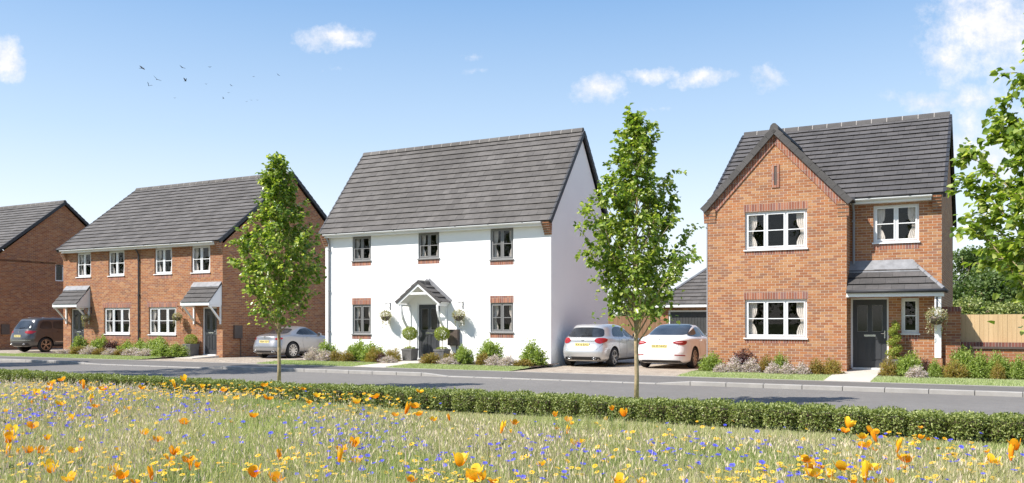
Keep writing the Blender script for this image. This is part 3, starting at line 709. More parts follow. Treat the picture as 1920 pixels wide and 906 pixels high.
mb = MB(); mb.tube([(UR+.01, pv-.03, z0-.01), (UM+.12, pv-.03, z0-.01)], .05, 10); mb.tube([(UM+.12,pv-.03,z0-.01),(UM+.12,VM,z0-.01)], .05, 10); obj('gutter', mb, 'darkverge', pc, smooth=True)
mb = MB(); mb.box(-1.26, -1.10, 25.79, 25.95, .56, z0-.15); obj('porch_post', mb, 'white', RH, bevel=.006)
mb = MB(); mb.box(-1.32, -1.07, 25.74, 26.0, -.1, .555); obj('post_plinth', mb, 'brick', RH)
# ------------------------------------------------------------------ garage behind
GA = thing('brick_garage', 'low brick garage with hipped grey roof and dark boarded door, behind the white saloon car', 'garage', -13.6, 41.5)
mb = MB(); gu0, gu1, gv, gv1 = -14.2, -8.6, 41.5, 47.2
wall_rect(mb, 'v', gv, gu0, gu1, -.05, 2.35, [(-13.8,-9.3,-.02,2.1)], .15); mb.poly([(gu0,gv,-.05),(gu0,gv1,-.05),(gu0,gv1,2.35),(gu0,gv,2.35)]); mb.poly([(gu1,gv,-.05),(gu1,gv1,-.05),(gu1,gv1,2.35),(gu1,gv,2.35)]); mb.poly([(gu0,gv1,-.05),(gu1,gv1,-.05),(gu1,gv1,2.35),(gu0,gv1,2.35)])
obj('wall', mb, 'brick', GA, fixn=False)
mb = MB(); x = -13.7
while x < -9.4: mb.box(x+.006, x+.144, gv+.08, gv+.1, 0, 2.0); x += .15
mb.box(-13.72, -9.38, gv+.095, gv+.12, 0, 2.02)
gd = obj('garage_door', mb, 'garagedoor', GA); mb = MB(); mb.box(-13.8,-13.72,gv+.04,gv+.14,0,2.1); mb.box(-9.38,-9.3,gv+.04,gv+.14,0,2.1); mb.box(-13.72,-9.38,gv+.04,gv+.14,2.02,2.1); obj('door_frame', mb, 'white', gd)
mb = MB(); gm = (gv+gv1)/2; hz = 4.75
Mf, L = slope_u(gv-.25, 2.4, gm, hz); k = (hz-2.4)
tiles(mb, Mf, L, lambda s: gu0-.25+2.6*s/L, lambda s: gu1+.25-2.6*s/L, .31)
Mb_, _ = slope_u(gv1+.25, 2.4, gm, hz); tiles(mb, Mb_, L, lambda s: gu0-.25+2.6*s/L, lambda s: gu1+.25-2.6*s/L, .31)
Ml, L3 = slope_v(gu0-.25, 2.4, gu0+2.35, hz); tiles(mb, Ml, L3, lambda s: gv-.25+(gm-gv+.25)*s/L3, lambda s: gv1+.25-(gm-gv+.25)*s/L3, .31)
Mr_, _ = slope_v(gu1+.25, 2.4, gu1-2.35, hz); tiles(mb, Mr_, L3, lambda s: gv-.25+(gm-gv+.25)*s/L3, lambda s: gv1+.25-(gm-gv+.25)*s/L3, .31)
gr = obj('roof', mb, 'tile', GA, uv=False)
mb = MB(); mb.box(gu0-.25, gu1+.25, gv-.27, gv-.24, 2.24, 2.38); mb.box(gu0-.27,gu0-.24,gv-.24,gv1+.24,2.24,2.38); obj('fascia', mb, 'white', gr)
mb = MB()
for a in ((gu0-.25,gv-.25), (gu0-.25,gv1+.25)): mb.tube([(a[0],a[1],2.45),(gu0+2.35,gm,hz+.03)], .07, 6)
obj('hip_tiles', mb, 'lead', gr)

# ------------------------------------------------------------------ boundary wall, pier, fences
def fence(label, mat, u0, u1, v, z0, z1, post=1.8, bw=.11):
    f = thing('timber_fence', label, 'fence', u0, v)
    mb = MB(); x = u0; k = 0
    while x < u1-.01:
        b = min(x+bw, u1); mb.box(x+.0012, b-.0012, v-(.007 if k % 2 else 0), v+.016-(.007 if k % 2 else 0), z0, z1+rng.uniform(-.004,.004)); x += bw-.012 if False else bw; k += 1
    obj('boards', mb, mat, f)
    mb = MB(); mb.box(u0, u1, v+.02, v+.06, z0+.2, z0+.28); mb.box(u0, u1, v+.02, v+.06, z1-.3, z1-.22); obj('rail', mb, mat, f)
    x = u0+.05
    while x <= u1: mb = MB(); mb.box(x-.045, x+.045, v+.062, v+.15, -.05, z1-.02); obj('post', mb, mat, f); x += post
    return f
fence('pale new timber fence standing behind the low brick wall at the right edge', 'fence', -.66, 9.5, 26.98, .3, 1.72)
fence('brown timber fence closing the drive between the white house and the garage', 'fencebrown', -20.0, -14.25, 41.6, 0, 1.82)
fence('brown timber fence at the back of the drive beside the silver coupe', 'fencebrown', -31.0, -19.9, 41.9, 0, 1.85)
BW = thing('brick_wall', 'low red brick garden wall with dark coping below the pale timber fence', 'wall', -1.1, 26.7)
mb = MB(); mb.box(-.66, 9.5, 26.72, 26.93, -.1, .80); obj('wall', mb, 'brick', BW)
mb = MB(); mb.box(-.655, 9.5, 26.69, 26.96, .86, .97); obj('coping', mb, 'coping', BW)
mb = MB(); mb.box(-.655, 9.5, 26.67, 26.98, .80, .86); obj('tile_crease', mb, 'meter', BW)
mb = MB(); mb.box(-1.115, -.662, 26.66, 27.0, -.1, 1.80); pr_ = obj('pier', mb, 'brick', BW)
mb = MB(); mb.box(-1.115, -.655, 26.655, 27.01, 1.80, 1.93); obj('coping', mb, 'coping', pr_)

# ------------------------------------------------------------------ leaves and plants (numpy)
def mesh_np(name, V, F, mats, MI=None, smooth=False):
    V = np.ascontiguousarray(V, dtype=np.float32); F = np.ascontiguousarray(F, dtype=np.int32)
    me = bpy.data.meshes.new(name); k = F.shape[1]
    me.vertices.add(len(V)); me.vertices.foreach_set('co', V.ravel())
    me.loops.add(F.size); me.loops.foreach_set('vertex_index', F.ravel())
    me.polygons.add(len(F)); me.polygons.foreach_set('loop_start', np.arange(0, F.size, k, dtype=np.int32))
    if MI is not None: me.polygons.foreach_set('material_index', np.ascontiguousarray(MI, dtype=np.int32))
    finish(me, mats, smooth); me.update(calc_edges=True); me.validate(); return me
def link(name, me, parent=None, loc=None, rot=0):
    o = bpy.data.objects.new(name, me); COL.objects.link(o)
    if parent is not None: o.parent = parent
    if loc is not None: o.location = loc; o.rotation_euler = (0,0,rot)
    return o
def unit(a): return a/np.maximum(np.linalg.norm(a, axis=1, keepdims=True), 1e-6)
def leaf_quads(C, D, N, L, Wd, fold=.25, heart=False):
    """folded leaves of two quads each: base, two shoulders, tip"""
    D = unit(D); S = unit(np.cross(D, N)); N = np.cross(S, D); L = L[:, None]; Wd = Wd[:, None]
    mid = C + D*L*.45
    b = C; t = C + D*L - N*L*.12
    k = .33 if heart else .42
    l = C + D*L*k - S*Wd*.5 + N*Wd*fold; r = C + D*L*k + S*Wd*.5 + N*Wd*fold
    if heart:
        l2 = C + D*L*.72 - S*Wd*.33 + N*Wd*fold*.5; r2 = C + D*L*.72 + S*Wd*.33 + N*Wd*fold*.5
        V = np.stack([b, l, l2, t, r2, r], 1).reshape(-1, 3); i = np.arange(len(C))[:, None]*6
        F = np.concatenate([i+np.array([[0,3,2,1]]), i+np.array([[0,5,4,3]])], 0); return V, F
    V = np.stack([b, l, t, r], 1).reshape(-1, 3); i = np.arange(len(C))[:, None]*4
    F = np.concatenate([i+np.array([[0,2,1]]), i+np.array([[0,3,2]])], 0); return V, F
def rnd_dir(n, up=0.0):
    d = nr.normal(size=(n, 3)); d[:, 2] += up; return unit(d)

uT = lambda px: u_at(px, 15.85)
def young_tree(label, u, v, H, seed, rmax=1.05, nb=68, leaf=.094, dens=1.75, group='young lime trees in the verge', low=0):
    r_ = random.Random(seed); t = thing('young_tree', label, 'tree', u, v, 0, group)
    prof = lambda z: rmax*float(np.interp(z, [1.05,1.4,1.8,2.5,3.2,3.8,4.4,4.9,5.5], [max(low,.56),max(low,.84),max(low,.98),1.0,.93,.74,.50,.30,.08]))
    mb = MB(); sp = [(0,0,-.12),(.01,0,.5),(-.01,.01,1.2),(.02,0,2.0),(0,-.02,3.0),(.02,.01,4.0),(0,0,H-.25)]
    mb.tube(sp, [.05,.042,.038,.032,.022,.013,.005], 10)
    C = []; A = []
    for i in range(nb):
        f = i/(nb-1); z0 = (1.08 if not low else .85)+(H-1.08-.35)*f**(1.05 if not low else 1.25); az = i*2.39996+r_.uniform(-.35,.35)
        ze = min(H-.1, z0+.45)
        for _ in range(4): ze = min(H-.05, z0+.18+prof(ze)*r_.uniform(1.1,1.25)*.95)
        Rr = prof(ze)*r_.uniform(.5,1.16); L = math.hypot(Rr, ze-z0)
        ax = np.array([math.cos(az), math.sin(az), 0]); P0 = np.array([0,0,z0]); pts = []
        side = np.array([-ax[1], ax[0], 0])*r_.uniform(-.12,.12)
        for k in range(6):
            s = k/5; pts.append(P0+ax*Rr*(s*.75+.25*s*s if r_.random() else s)+side*math.sin(s*3)*L+np.array([0,0,(ze-z0)*s**1.15]))
        r0 = .006+.011*(1-f)
        mb.tube(pts, [r0*(1-.75*k/5) for k in range(6)], 5)
        ntw = int(5+7*L)
        for j in range(ntw):
            s = r_.uniform(.22, 1.0)**.8; q = s*5; k = min(4, int(q)); base = pts[k]+(pts[k+1]-pts[k])*(q-k)
            d = np.array([r_.gauss(0,1), r_.gauss(0,1), r_.gauss(.35,.7)])+ax*.7; d /= np.linalg.norm(d); tl = r_.uniform(.10,.30)*(1.15-f*.45)
            e = base+d*tl; mb.tube([base, base+d*tl*.5+np.array([0,0,.01]), e], [.0035,.0028,.0018], 3, cap=False)
            nl = int(r_.randint(5,9)*dens)
            for _ in range(nl):
                w = r_.uniform(.1,1.08); C.append(base+d*tl*w+np.array([r_.gauss(0,.03) for _ in range(3)])); A.append(ax*.5+d*.6)
    for j in range(260):
        z = r_.uniform(1.4,2.9); a_ = r_.uniform(0,6.283); q_ = prof(z)*.75*math.sqrt(r_.random()); C.append(np.array([math.cos(a_)*q_, math.sin(a_)*q_, z])); A.append(np.array([math.cos(a_), math.sin(a_), .2]))
    for j in range(40):
        z = r_.uniform(H-.5, H); C.append(np.array([r_.gauss(0,.05), r_.gauss(0,.05), z])); A.append(np.array([r_.gauss(0,.6), r_.gauss(0,.6), .6]))
    o = obj('trunk', mb, 'bark', t, smooth=True, local=True, uv=False)
    C = np.array(C); A = np.array(A); n = len(C)
    D = A + nr.normal(size=(n,3))*.65 + np.array([0,0,-.35]); N = nr.normal(size=(n,3))*.55 + np.array([0,0,1.0])
    L = leaf*nr.uniform(.6,1.15,n); V, F = leaf_quads(C, D, N, L, L*nr.uniform(.75,.95,n), .18, True)
    link('crown', mesh_np('crown', V, F, 'leaf'), t)
    return t
young_tree('slender young tree with twiggy green crown in front of the silver coupe', uT(523), 15.85, 5.52, 3, rmax=1.08)
young_tree('slender young tree with pale trunk between the silver hatchback and the white saloon', uT(1193), 15.85, 5.52, 8, rmax=1.2)
tu, tv = uv_of(6.14, 9.4)
young_tree('nearest young tree, leafy branches reaching in from the right edge over the pale fence', tu, tv, 5.3, 5, rmax=1.34, leaf=.088, dens=2.7, low=1.0)

def big_tree(label, u, v, H, rad, seed, leaf=.22, n=9000, trunk=.3, clear=.25, mat='leafdark', group='mature trees beyond the gardens', cat='tree'):
    r_ = random.Random(seed); g = np.random.default_rng(seed); t = thing('tree', label, cat, u, v, 0, group)
    mb = MB(); mb.tube([(0,0,-.2),(.1,0,H*clear),(0,.1,H*.6),(.1,0,H*.85)], [trunk,trunk*.75,trunk*.4,trunk*.12], 9)
    cl = []
    for i in range(46):
        z = H*(clear+(1-clear)*r_.random()**.85); q = (z/H-clear)/(1-clear); pr = rad*math.sin(math.pi*min(1, .16+.80*q))**.7
        a = r_.uniform(0, 6.283); rr = pr*math.sqrt(r_.uniform(.15,1)); p = (math.cos(a)*rr, math.sin(a)*rr, z-.1); cl.append((p, rad*r_.uniform(.2,.36)))
        if i < 16: mb.tube([(0,0,max(H*clear*.7, z*.6)), (p[0]*.5, p[1]*.5, z*.85), p], [trunk*.28,trunk*.15,.03], 5)
    obj('trunk', mb, 'bark', t, smooth=True, local=True, uv=False)
    per = n//len(cl); C = []; N = []
    for p, s in cl:
        d = unit(g.normal(size=(per,3))); rr = s*g.uniform(.55,1.12,per)[:, None]**.8
        C.append(np.array(p)+d*rr*np.array([1,1,.75])); N.append(d*.6+g.normal(size=(per,3))*.6+np.array([0,0,.5]))
    C = np.concatenate(C); N = np.concatenate(N); k = len(C); L = leaf*g.uniform(.6,1.2,k)
    V, F = leaf_quads(C, g.normal(size=(k,3))+np.array([0,0,-.3]), N, L, L*.7, .15)
    link('crown', mesh_np('crown', V, F, mat), t); return t
def at_uv(px, Y): return uv_of((px-CX)/FPX*Y, Y)
for i, (px, Y, H, rad, leaf, n, lab) in enumerate([
    (1812, 52, 5.6, 2.6, .20, 9000, 'rounded dark green tree showing between the gabled house and the overhanging branches'),
    (1868, 46, 4.6, 2.6, .20, 8000, 'darker low tree beyond the pale fence, behind the overhanging branches'),
    (1925, 50, 5.6, 3.2, .20, 9000, 'dark tree beyond the pale fence at the far right edge'),
    (1990, 44, 5.6, 3.0, .20, 6000, 'dark tree beyond the far right end of the pale fence'),
    (1165, 58, 3.6, 1.6, .16, 7000, 'dark green tree showing above the brown fence beside the white house'),
    (1225, 60, 3.4, 1.8, .16, 6000, 'low dark green tree above the brown fence beside the garage')]):
    u, v = at_uv(px, Y); big_tree(lab, u, v, H, rad, 40+i, leaf, n, .14, .12)
# broad bushes behind the pale fence
for i, (px, Y, H, rad) in enumerate([(1815, 34, 2.35, 1.3), (1862, 34, 2.2, 1.5), (1915, 33, 2.2, 1.6)]):
    u, v = at_uv(px, Y)
    big_tree(['olive bush peeping over the pale fence, next to the gabled house','olive bush peeping over the middle of the pale fence','olive bush peeping over the pale fence at the right edge'][i], u, v, H, rad, 60+i, .11, 7000, .06, .08, 'hedge', 'bushes behind the pale fence', 'bush')
# two tall trees further along the verge: their shade lies across the road and the left end of the row
for i, (x, y, H, rad) in enumerate([(-18.6, 25.3, 13.6, 2.2), (-25.0, 31.0, 8.8, 2.0)]):
    u, v = uv_of(x, y); big_tree(['tall tree beyond the left edge shading the road','tree beyond the left edge shading the kerb'][i], u, v, H, rad, 70+i, .22, 6000, .2, .5, 'leafdark', 'tall trees along the verge')

# belt of trees across the field behind the viewer: the house windows mirror it
for i, (x, y, H) in enumerate([(-58,24,11),(-52,15,12),(-46,8,10.5),(-41,1,12),(-35,-6,11),(-29,-12,12.5),(-23,-18,11),(-16,-23,12),(-8,-27,11),(-64,34,12),(1,-30,12)]):
    u, v = uv_of(x, y); big_tree(f'tree in the belt across the field behind the viewer, number {i+1} from the road', u, v, H, 4.4, 90+i, .42, 3200, .3, .14, 'leafdark', 'tree belt across the field')
# shrubs: one source of each kind, copied
def shrub_mesh(name, kind_, seed):
    g = np.random.default_rng(seed)
    P = dict(green=('shrub_green', 420, 5, .055, .028, .9, .55), green_b=('shrub_green', 460, 5, .06, .026, 1.1, .8), lilac=('shrub_lilac', 560, 3, .05, .022, .55, .2),
             bronze=('shrub_bronze', 420, 4, .05, .028, .8, .5), gold=('shrub_gold', 380, 4, .07, .016, 1.2, 1.2), purple=('shrub_purple', 440, 4, .05, .024, .9, .6))[kind_]
    mat, ns, per, ll, lw, zc, upb = P
    # shoots leaving the base and ending on a lumpy dome (unit size), leaves along each
    d = unit(np.abs(g.normal(size=(ns,3)))*np.array([1,1,1.0])); d[:, :2] *= np.where(g.random((ns,2)) < .5, -1, 1)
    lump = 1+.16*np.sin(d[:,0]*5+seed)*np.cos(d[:,1]*4+seed*2)+g.normal(size=ns)*.09
    tip = d*lump[:, None]*np.array([.5,.5,1.0])
    root = np.stack([g.normal(size=ns)*.08, g.normal(size=ns)*.08, np.zeros(ns)], 1)
    C = []; D = []; N = []
    for k in range(per*2):
        s = g.uniform(.45,1.02,ns)[:, None]; C.append(root+(tip-root)*s+g.normal(size=(ns,3))*.012); D.append((tip-root)*.5+g.normal(size=(ns,3))*.45+np.array([0,0,upb*.5])); N.append(g.normal(size=(ns,3))*.7+d*.6+np.array([0,0,.5]))
    C, D, N = map(np.concatenate, (C, D, N)); n = len(C); L = 1.5*ll*g.uniform(.7,1.5,n); Wd = 1.5*lw*g.uniform(.8,1.3,n)
    V, F = leaf_quads(C, D, N, L, Wd, .15); V[:, 2] = np.maximum(V[:, 2], 0)
    st = MB()
    for k in range(0, ns, 9): st.tube([root[k], root[k]*.4+tip[k]*.45+np.array([0,0,.05]), tip[k]*.9], [.012,.008,.004], 3, cap=False)
    me2 = bpy.data.meshes.new('stems'); me2.from_pydata([tuple(map(float, p)) for p in st.v], [], st.f); finish(me2, 'bark', False)
    return mesh_np(name, V, F, mat), me2
SH = {}
for k_ in ('green', 'green_b', 'lilac', 'bronze', 'gold', 'purple'): SH[k_] = [shrub_mesh(k_, k_, 100+i*7+len(k_)) for i in range(2)]
NAMES = dict(green='leafy_shrub', green_b='leafy_shrub', lilac='lavender_mound', bronze='bronze_shrub', gold='golden_shrub', purple='purple_shrub')
def bedz(u, v): return .045+.03*max(0, min(1, (v-25)/2))
def shrub(kind_, x0, x1, ytop, v, label, group):
    xm = (x0+x1)/2; u = u_at(xm, v); w = abs(u_at(x1, v)-u_at(x0, v)); p = W(u, v)
    z0 = bedz(u, v); ztop = CAMZ+(HY-ytop)/FPX*p.y; h = max(.15, ztop-z0)
    t = thing(NAMES[kind_], label, 'shrub', u, v, z0, group, rng.uniform(0, 6.28))
    a, b = rng.choice(SH[kind_]); f = link('foliage', a, t); s = link('stems', b, t)
    for o in (f, s): o.scale = (w*1.06, max(.3, min(w, .75))*1.06, h*.98)
    t.rotation_euler[2] = ANG + rng.choice([0, math.pi]); return t
G1, G2, G3, G4 = 'shrubs in the bed before the joined brick pair', 'shrubs in the bed before the white house', 'shrubs under the gable windows', 'shrubs right of the gabled house door'
SL = [
 ('lilac',105,138,655,26.3,'silvery lilac mound at the left end of the left bed, beside the dark grey car',G1),
 ('green',140,160,632,26.4,'bright green shrub in front of the leftmost porch door',G1), ('bronze',139,160,650,25.9,'bronze shrub low before the leftmost porch door',G1),
 ('lilac',157,179,650,25.7,'silvery lilac mound just right of the leftmost porch door',G1), ('green_b',176,202,632,26.4,'tall bright green shrub left of the leftmost ground floor window',G1),
 ('bronze',179,199,653,25.8,'bronze shrub low below the left side of the leftmost ground floor window',G1), ('purple',199,223,639,26.3,'dark purple shrub below the leftmost ground floor window',G1),
 ('lilac',197,221,654,25.7,'silvery lilac mound in front of the dark purple shrub of the left bed',G1), ('bronze',219,238,655,25.8,'olive bronze shrub between two lilac mounds left of the black downpipe',G1),
 ('green',226,251,642,26.4,'green shrub just left of the black downpipe',G1), ('lilac',236,264,653,25.7,'silvery lilac mound below the black downpipe',G1), ('lilac',260,288,655,25.65,'silvery lilac mound just right of the black downpipe',G1),
 ('green',247,279,641,26.4,'green shrub behind the lilac mounds at the black downpipe',G1), ('green_b',276,316,634,26.3,'broad bright green shrub below the window right of the black downpipe',G1),
 ('green',288,324,648,25.7,'low green shrub at the bed front below the window right of the black downpipe',G1), ('green',321,346,646,26.0,'green shrub at the right end of the left bed, next to the grey planter',G1),
 ('lilac',574,600,654,25.7,'silvery lilac mound at the far left corner of the white house bed',G2), ('lilac',596,624,657,25.6,'second silvery lilac mound from the left corner of the white house',G2),
 ('green',596,629,643,26.2,'bright yellow-green shrub at the foot of the grey downpipe of the white house',G2), ('bronze',620,641,658,25.7,'bronze shrub just right of the grey downpipe',G2), ('bronze',639,660,659,25.7,'bronze shrub below the left edge of the lower left grey window',G2),
 ('green_b',655,689,641,26.3,'tall pale green shrub below the lower left grey window',G2), ('green',680,718,646,26.1,'gold tinted green shrub between the lower left grey window and the hanging basket',G2), ('gold',688,716,654,25.7,'golden shrub in front of the gold tinted green one',G2),
 ('purple',707,724,662,25.6,'small dark purple shrub left of the white house path',G2), ('gold',724,750,654,26.2,'golden grassy shrub beside the left topiary planter',G2), ('lilac',714,742,668,25.5,'low silvery lilac mound beside the path, before the golden grassy shrub',G2),
 ('bronze',792,826,663,25.5,'bronze shrub at the right edge of the path to the white house door',G2), ('lilac',824,859,670,25.45,'silvery lilac mound in front of the right topiary planter',G2), ('bronze',831,858,662,25.9,'bronze shrub behind the lilac mound below the meter box',G2),
 ('green_b',854,884,650,25.9,'upright pale green shrub just right of the meter box',G2), ('green_b',898,939,640,26.4,'tall pointed green shrub below the lower right grey window',G2), ('bronze',894,917,662,25.8,'bronze shrub left of and before the tall pointed green shrub',G2),
 ('lilac',912,942,666,25.5,'silvery lilac mound below the lower right grey window',G2), ('lilac',936,968,668,25.4,'silvery lilac mound right of the lower right grey window',G2), ('bronze',962,998,674,25.5,'low bronze shrub left of the round lime green one',G2),
 ('green',976,1021,646,26.2,'round lime green shrub by the right corner of the white house',G2),
 ('green',1313,1356,665,25.5,'bright green shrub at the left corner of the gable wing, by the white saloon car',G3), ('purple',1370,1417,657,25.6,'dark purple shrub below the lower gable window',G3),
 ('lilac',1338,1366,683,25.0,'low silvery lilac mound at the left end of the gable bed',G3), ('lilac',1360,1396,672,25.2,'silvery lilac mound left of centre before the dark purple shrub',G3), ('lilac',1392,1426,674,25.2,'silvery lilac mound right before the dark purple shrub',G3),
 ('bronze',1424,1450,668,25.4,'mixed purple green shrub right of the dark purple one',G3), ('green',1446,1480,667,25.55,'lime green shrub below the right side of the lower gable window',G3),
 ('lilac',1434,1464,682,25.0,'silvery lilac mound in front of the mixed purple green shrub',G3), ('lilac',1460,1494,681,25.0,'silvery lilac mound in front of the lime green shrub below the gable window',G3), ('lilac',1488,1520,680,25.05,'silvery lilac mound left of the olive bronze shrub near the path',G3),
 ('bronze',1516,1545,674,25.25,'olive bronze shrub between lilac mound and golden shrub near the dark panelled door',G3), ('gold',1541,1579,673,25.3,'golden shrub at the path edge left of the gabled house door',G3),
 ('gold',1649,1683,672,25.4,'golden shrub right of the gabled house door, at the path edge',G4), ('green_b',1680,1734,664,25.5,'large bright green shrub below the small porch window',G4), ('lilac',1698,1740,688,25.0,'low grey lilac mound under the large green shrub by the porch',G4),
 ('purple',1724,1746,674,25.5,'small dark purple shrub left of the white porch post',G4), ('green',1738,1768,679,25.3,'round green shrub at the foot of the white porch post',G4), ('gold',1765,1815,678,25.3,'orange gold shrub just right of the white porch post',G4),
 ('green_b',1780,1829,653,25.9,'tall green shrub before the brick pier',G4), ('green',1812,1862,665,25.5,'green shrub before the left part of the low brick wall',G4), ('green_b',1846,1896,664,25.6,'green shrub before the middle of the low brick wall',G4),
 ('gold',1858,1884,680,25.2,'small golden shrub low before the low brick wall',G4), ('green',1890,1932,674,25.4,'green shrub at the right edge before the low brick wall',G4), ('green_b',1925,1980,668,25.5,'green shrub beyond the right edge along the low brick wall',G4)]
for s in SL: shrub(*s)

# clipped foliage balls, planters, baskets
def ball_leaves(name, c, rx, rz, n, ll, mat, seed, parent, trail=0, mats=None):
    g = np.random.default_rng(seed); d = unit(g.normal(size=(n,3))); rr = g.uniform(.8,1.05,n)[:, None]
    C = np.array(c)+d*rr*np.array([rx,rx,rz]); N = d+g.normal(size=(n,3))*.5; D = d*.4+g.normal(size=(n,3))
    if trail:
        k = trail; a = g.uniform(0,6.28,k//10); T = []
        for q in a:
            l = g.uniform(.1,.42); rad = rx*g.uniform(.5,.95)
            for j in range(10): T.append([c[0]+math.cos(q)*rad, c[1]+math.sin(q)*rad, c[2]-rz*.5-l*j/9])
        T = np.array(T)+g.normal(size=(len(T),3))*.01; C = np.concatenate([C, T]); N = np.concatenate([N, g.normal(size=(len(T),3))]); D = np.concatenate([D, g.normal(size=(len(T),3))*.5+np.array([0,0,-.8])])
    m = len(C); L = ll*g.uniform(.7,1.3,m); V, F = leaf_quads(C, D, N, L, L*.55, .15)
    MI = None
    if mats: MI = np.tile((g.random(m) < .35).astype(int), 2)
    return link(name, mesh_np(name, V, F, mats or mat, MI), parent)
def basket(label, u, v, z, r, seed, group, mats=('basketleaf','basketpale'), wall=None):
    t = thing('hanging_basket', label, 'flower basket', u, v, 0, group)
    mb = MB(); mb.lathe([(.01,z-r*.95),(r*.5,z-r*.8),(r*.75,z-r*.4),(r*.85,z-.02),(r*.8,z-.02),(.01,z-.05)], (u,v,0), n=14); obj('bowl', mb, 'meter', t, smooth=True)
    ball_leaves('flowers', (0,0,z+r*.05), r, r*.78, 700, .045, None, seed, t, 160, list(mats))
    mb = MB(); top = z+.42
    for k in range(3):
        a = k*2.094+.4; mb.tube([(u+math.cos(a)*r*.8, v+math.sin(a)*r*.8, z), (u, v, top)], .0035, 4)
    obj('chain', mb, 'slot', t)
    if wall is not None:
        mb = MB(); mb.tube([(u, wall, top+.04), (u, v-.02, top+.04), (u, v, top)], .009, 5); mb.tube([(u, wall-.01, top-.16), (u, v+.06, top+.03)], .007, 5); mb.box(u-.015, u+.015, wall-.014, wall, top-.2, top+.08); obj('bracket', mb, 'dark', t)
    return t
gb = 'flower baskets hanging from the house walls'
basket('hanging basket between the leftmost door and window of the joined brick pair', -37.62+.28, 26.8, 1.72, .2, 1, gb, wall=27.1)
basket('hanging basket between the ground floor window and the door nearest the coupe', -31.47+.3, 26.8, 1.76, .2, 2, gb, wall=27.1)
basket('hanging basket on the white wall left of the arched porch', -19.98, 26.85, 1.76, .22, 3, gb, wall=27.15)
basket('hanging basket on the white wall right of the arched porch, above the meter box', -16.74, 26.85, 1.77, .23, 4, gb, wall=27.15)
basket('full pale flowered hanging basket on the white porch post', -1.2, 25.55, 1.68, .26, 5, gb, ('basketleaf','basketpale'), wall=25.79)
def planter(label, u, v, w, h, z0, group):
    t = thing('square_planter', label, 'planter', u, v, 0, group); mb = MB()
    a, b = w/2, w/2*.88
    mb.hexa([(u-b,v-b,z0),(u+b,v-b,z0),(u+b,v+b,z0),(u-b,v+b,z0),(u-a,v-a,z0+h),(u+a,v-a,z0+h),(u+a,v+a,z0+h),(u-a,v+a,z0+h)]); obj('pot', mb, 'planter', t, bevel=.008)
    mb = MB(); mb.box(u-a-.01,u+a+.01,v-a-.01,v+a+.01,z0+h-.06,z0+h+.001); obj('rim', mb, 'planter', t)
    mb = MB(); mb.box(u-a+.03,u+a-.03,v-a+.03,v+a-.03,z0+h+.001,z0+h+.01); obj('soil', mb, 'soil', t); return t
for lab, u, s in (('left', -18.98+.27, 11), ('right', -17.3, 12)):
    z0 = .12; planter(f'square grey planter under the {lab} ball topiary at the white house door', u, 26.62, .44, .42, z0, 'planters at the white house door')
    t = thing('topiary_ball', f'{lab} ball topiary on a thin stem beside the white house door', 'topiary', u, 26.62, 0, 'ball topiaries at the white house door')
    mb = MB(); mb.tube([(u,26.62,z0+.42),(u+.01,26.62,.9)], .014, 6); obj('stem', mb, 'bark', t)
    ball_leaves('crown', (0,0,1.1), .27, .24, 2600, .04, 'conifer', s, t)
    ball_leaves('underplanting', (0,0,z0+.44), .2, .06, 500, .035, 'conifer', s+5, t)
planter('low grey planter with a clipped green shrub left of the door nearest the coupe', -30.28, 26.75, .50, .5, .08, 'planters by the doors')
t = thing('clipped_shrub', 'clipped green shrub filling the planter left of the door nearest the coupe', 'shrub', -30.28, 26.75, 0); ball_leaves('foliage', (0,0,.75), .27, .24, 2200, .04, 'conifer', 21, t)
planter('small grey planter under the spiral topiary at the gabled house door', -2.28, 26.25, .34, .34, .15, 'planters by the doors')
t = thing('spiral_topiary', 'tiered yellow-green spiral topiary right of the gabled house door', 'topiary', -2.28, 26.25, 0)
mb = MB(); mb.tube([(-2.28,26.25,.45),(-2.28,26.25,1.35)], .015, 6); obj('stem', mb, 'bark', t)
g = np.random.default_rng(5); C = []; N = []
for k in range(3600):
    s = g.random(); a = s*3.3*2*math.pi; rr = (.24-.13*s); off = .10*(1-s*.4); q = g.normal(size=3); q /= np.linalg.norm(q)
    C.append(np.array([math.cos(a)*off, math.sin(a)*off, .50+.98*s])+q*np.array([rr*.62,rr*.62,.085])); N.append(q+np.array([0,0,.3]))
C = np.array(C); N = np.array(N); L = .042*g.uniform(.7,1.3,len(C)); V_, F_ = leaf_quads(C, g.normal(size=C.shape), N, L, L*.5, .1); link('foliage', mesh_np('spiral', V_, F_, 'conifer'), t)

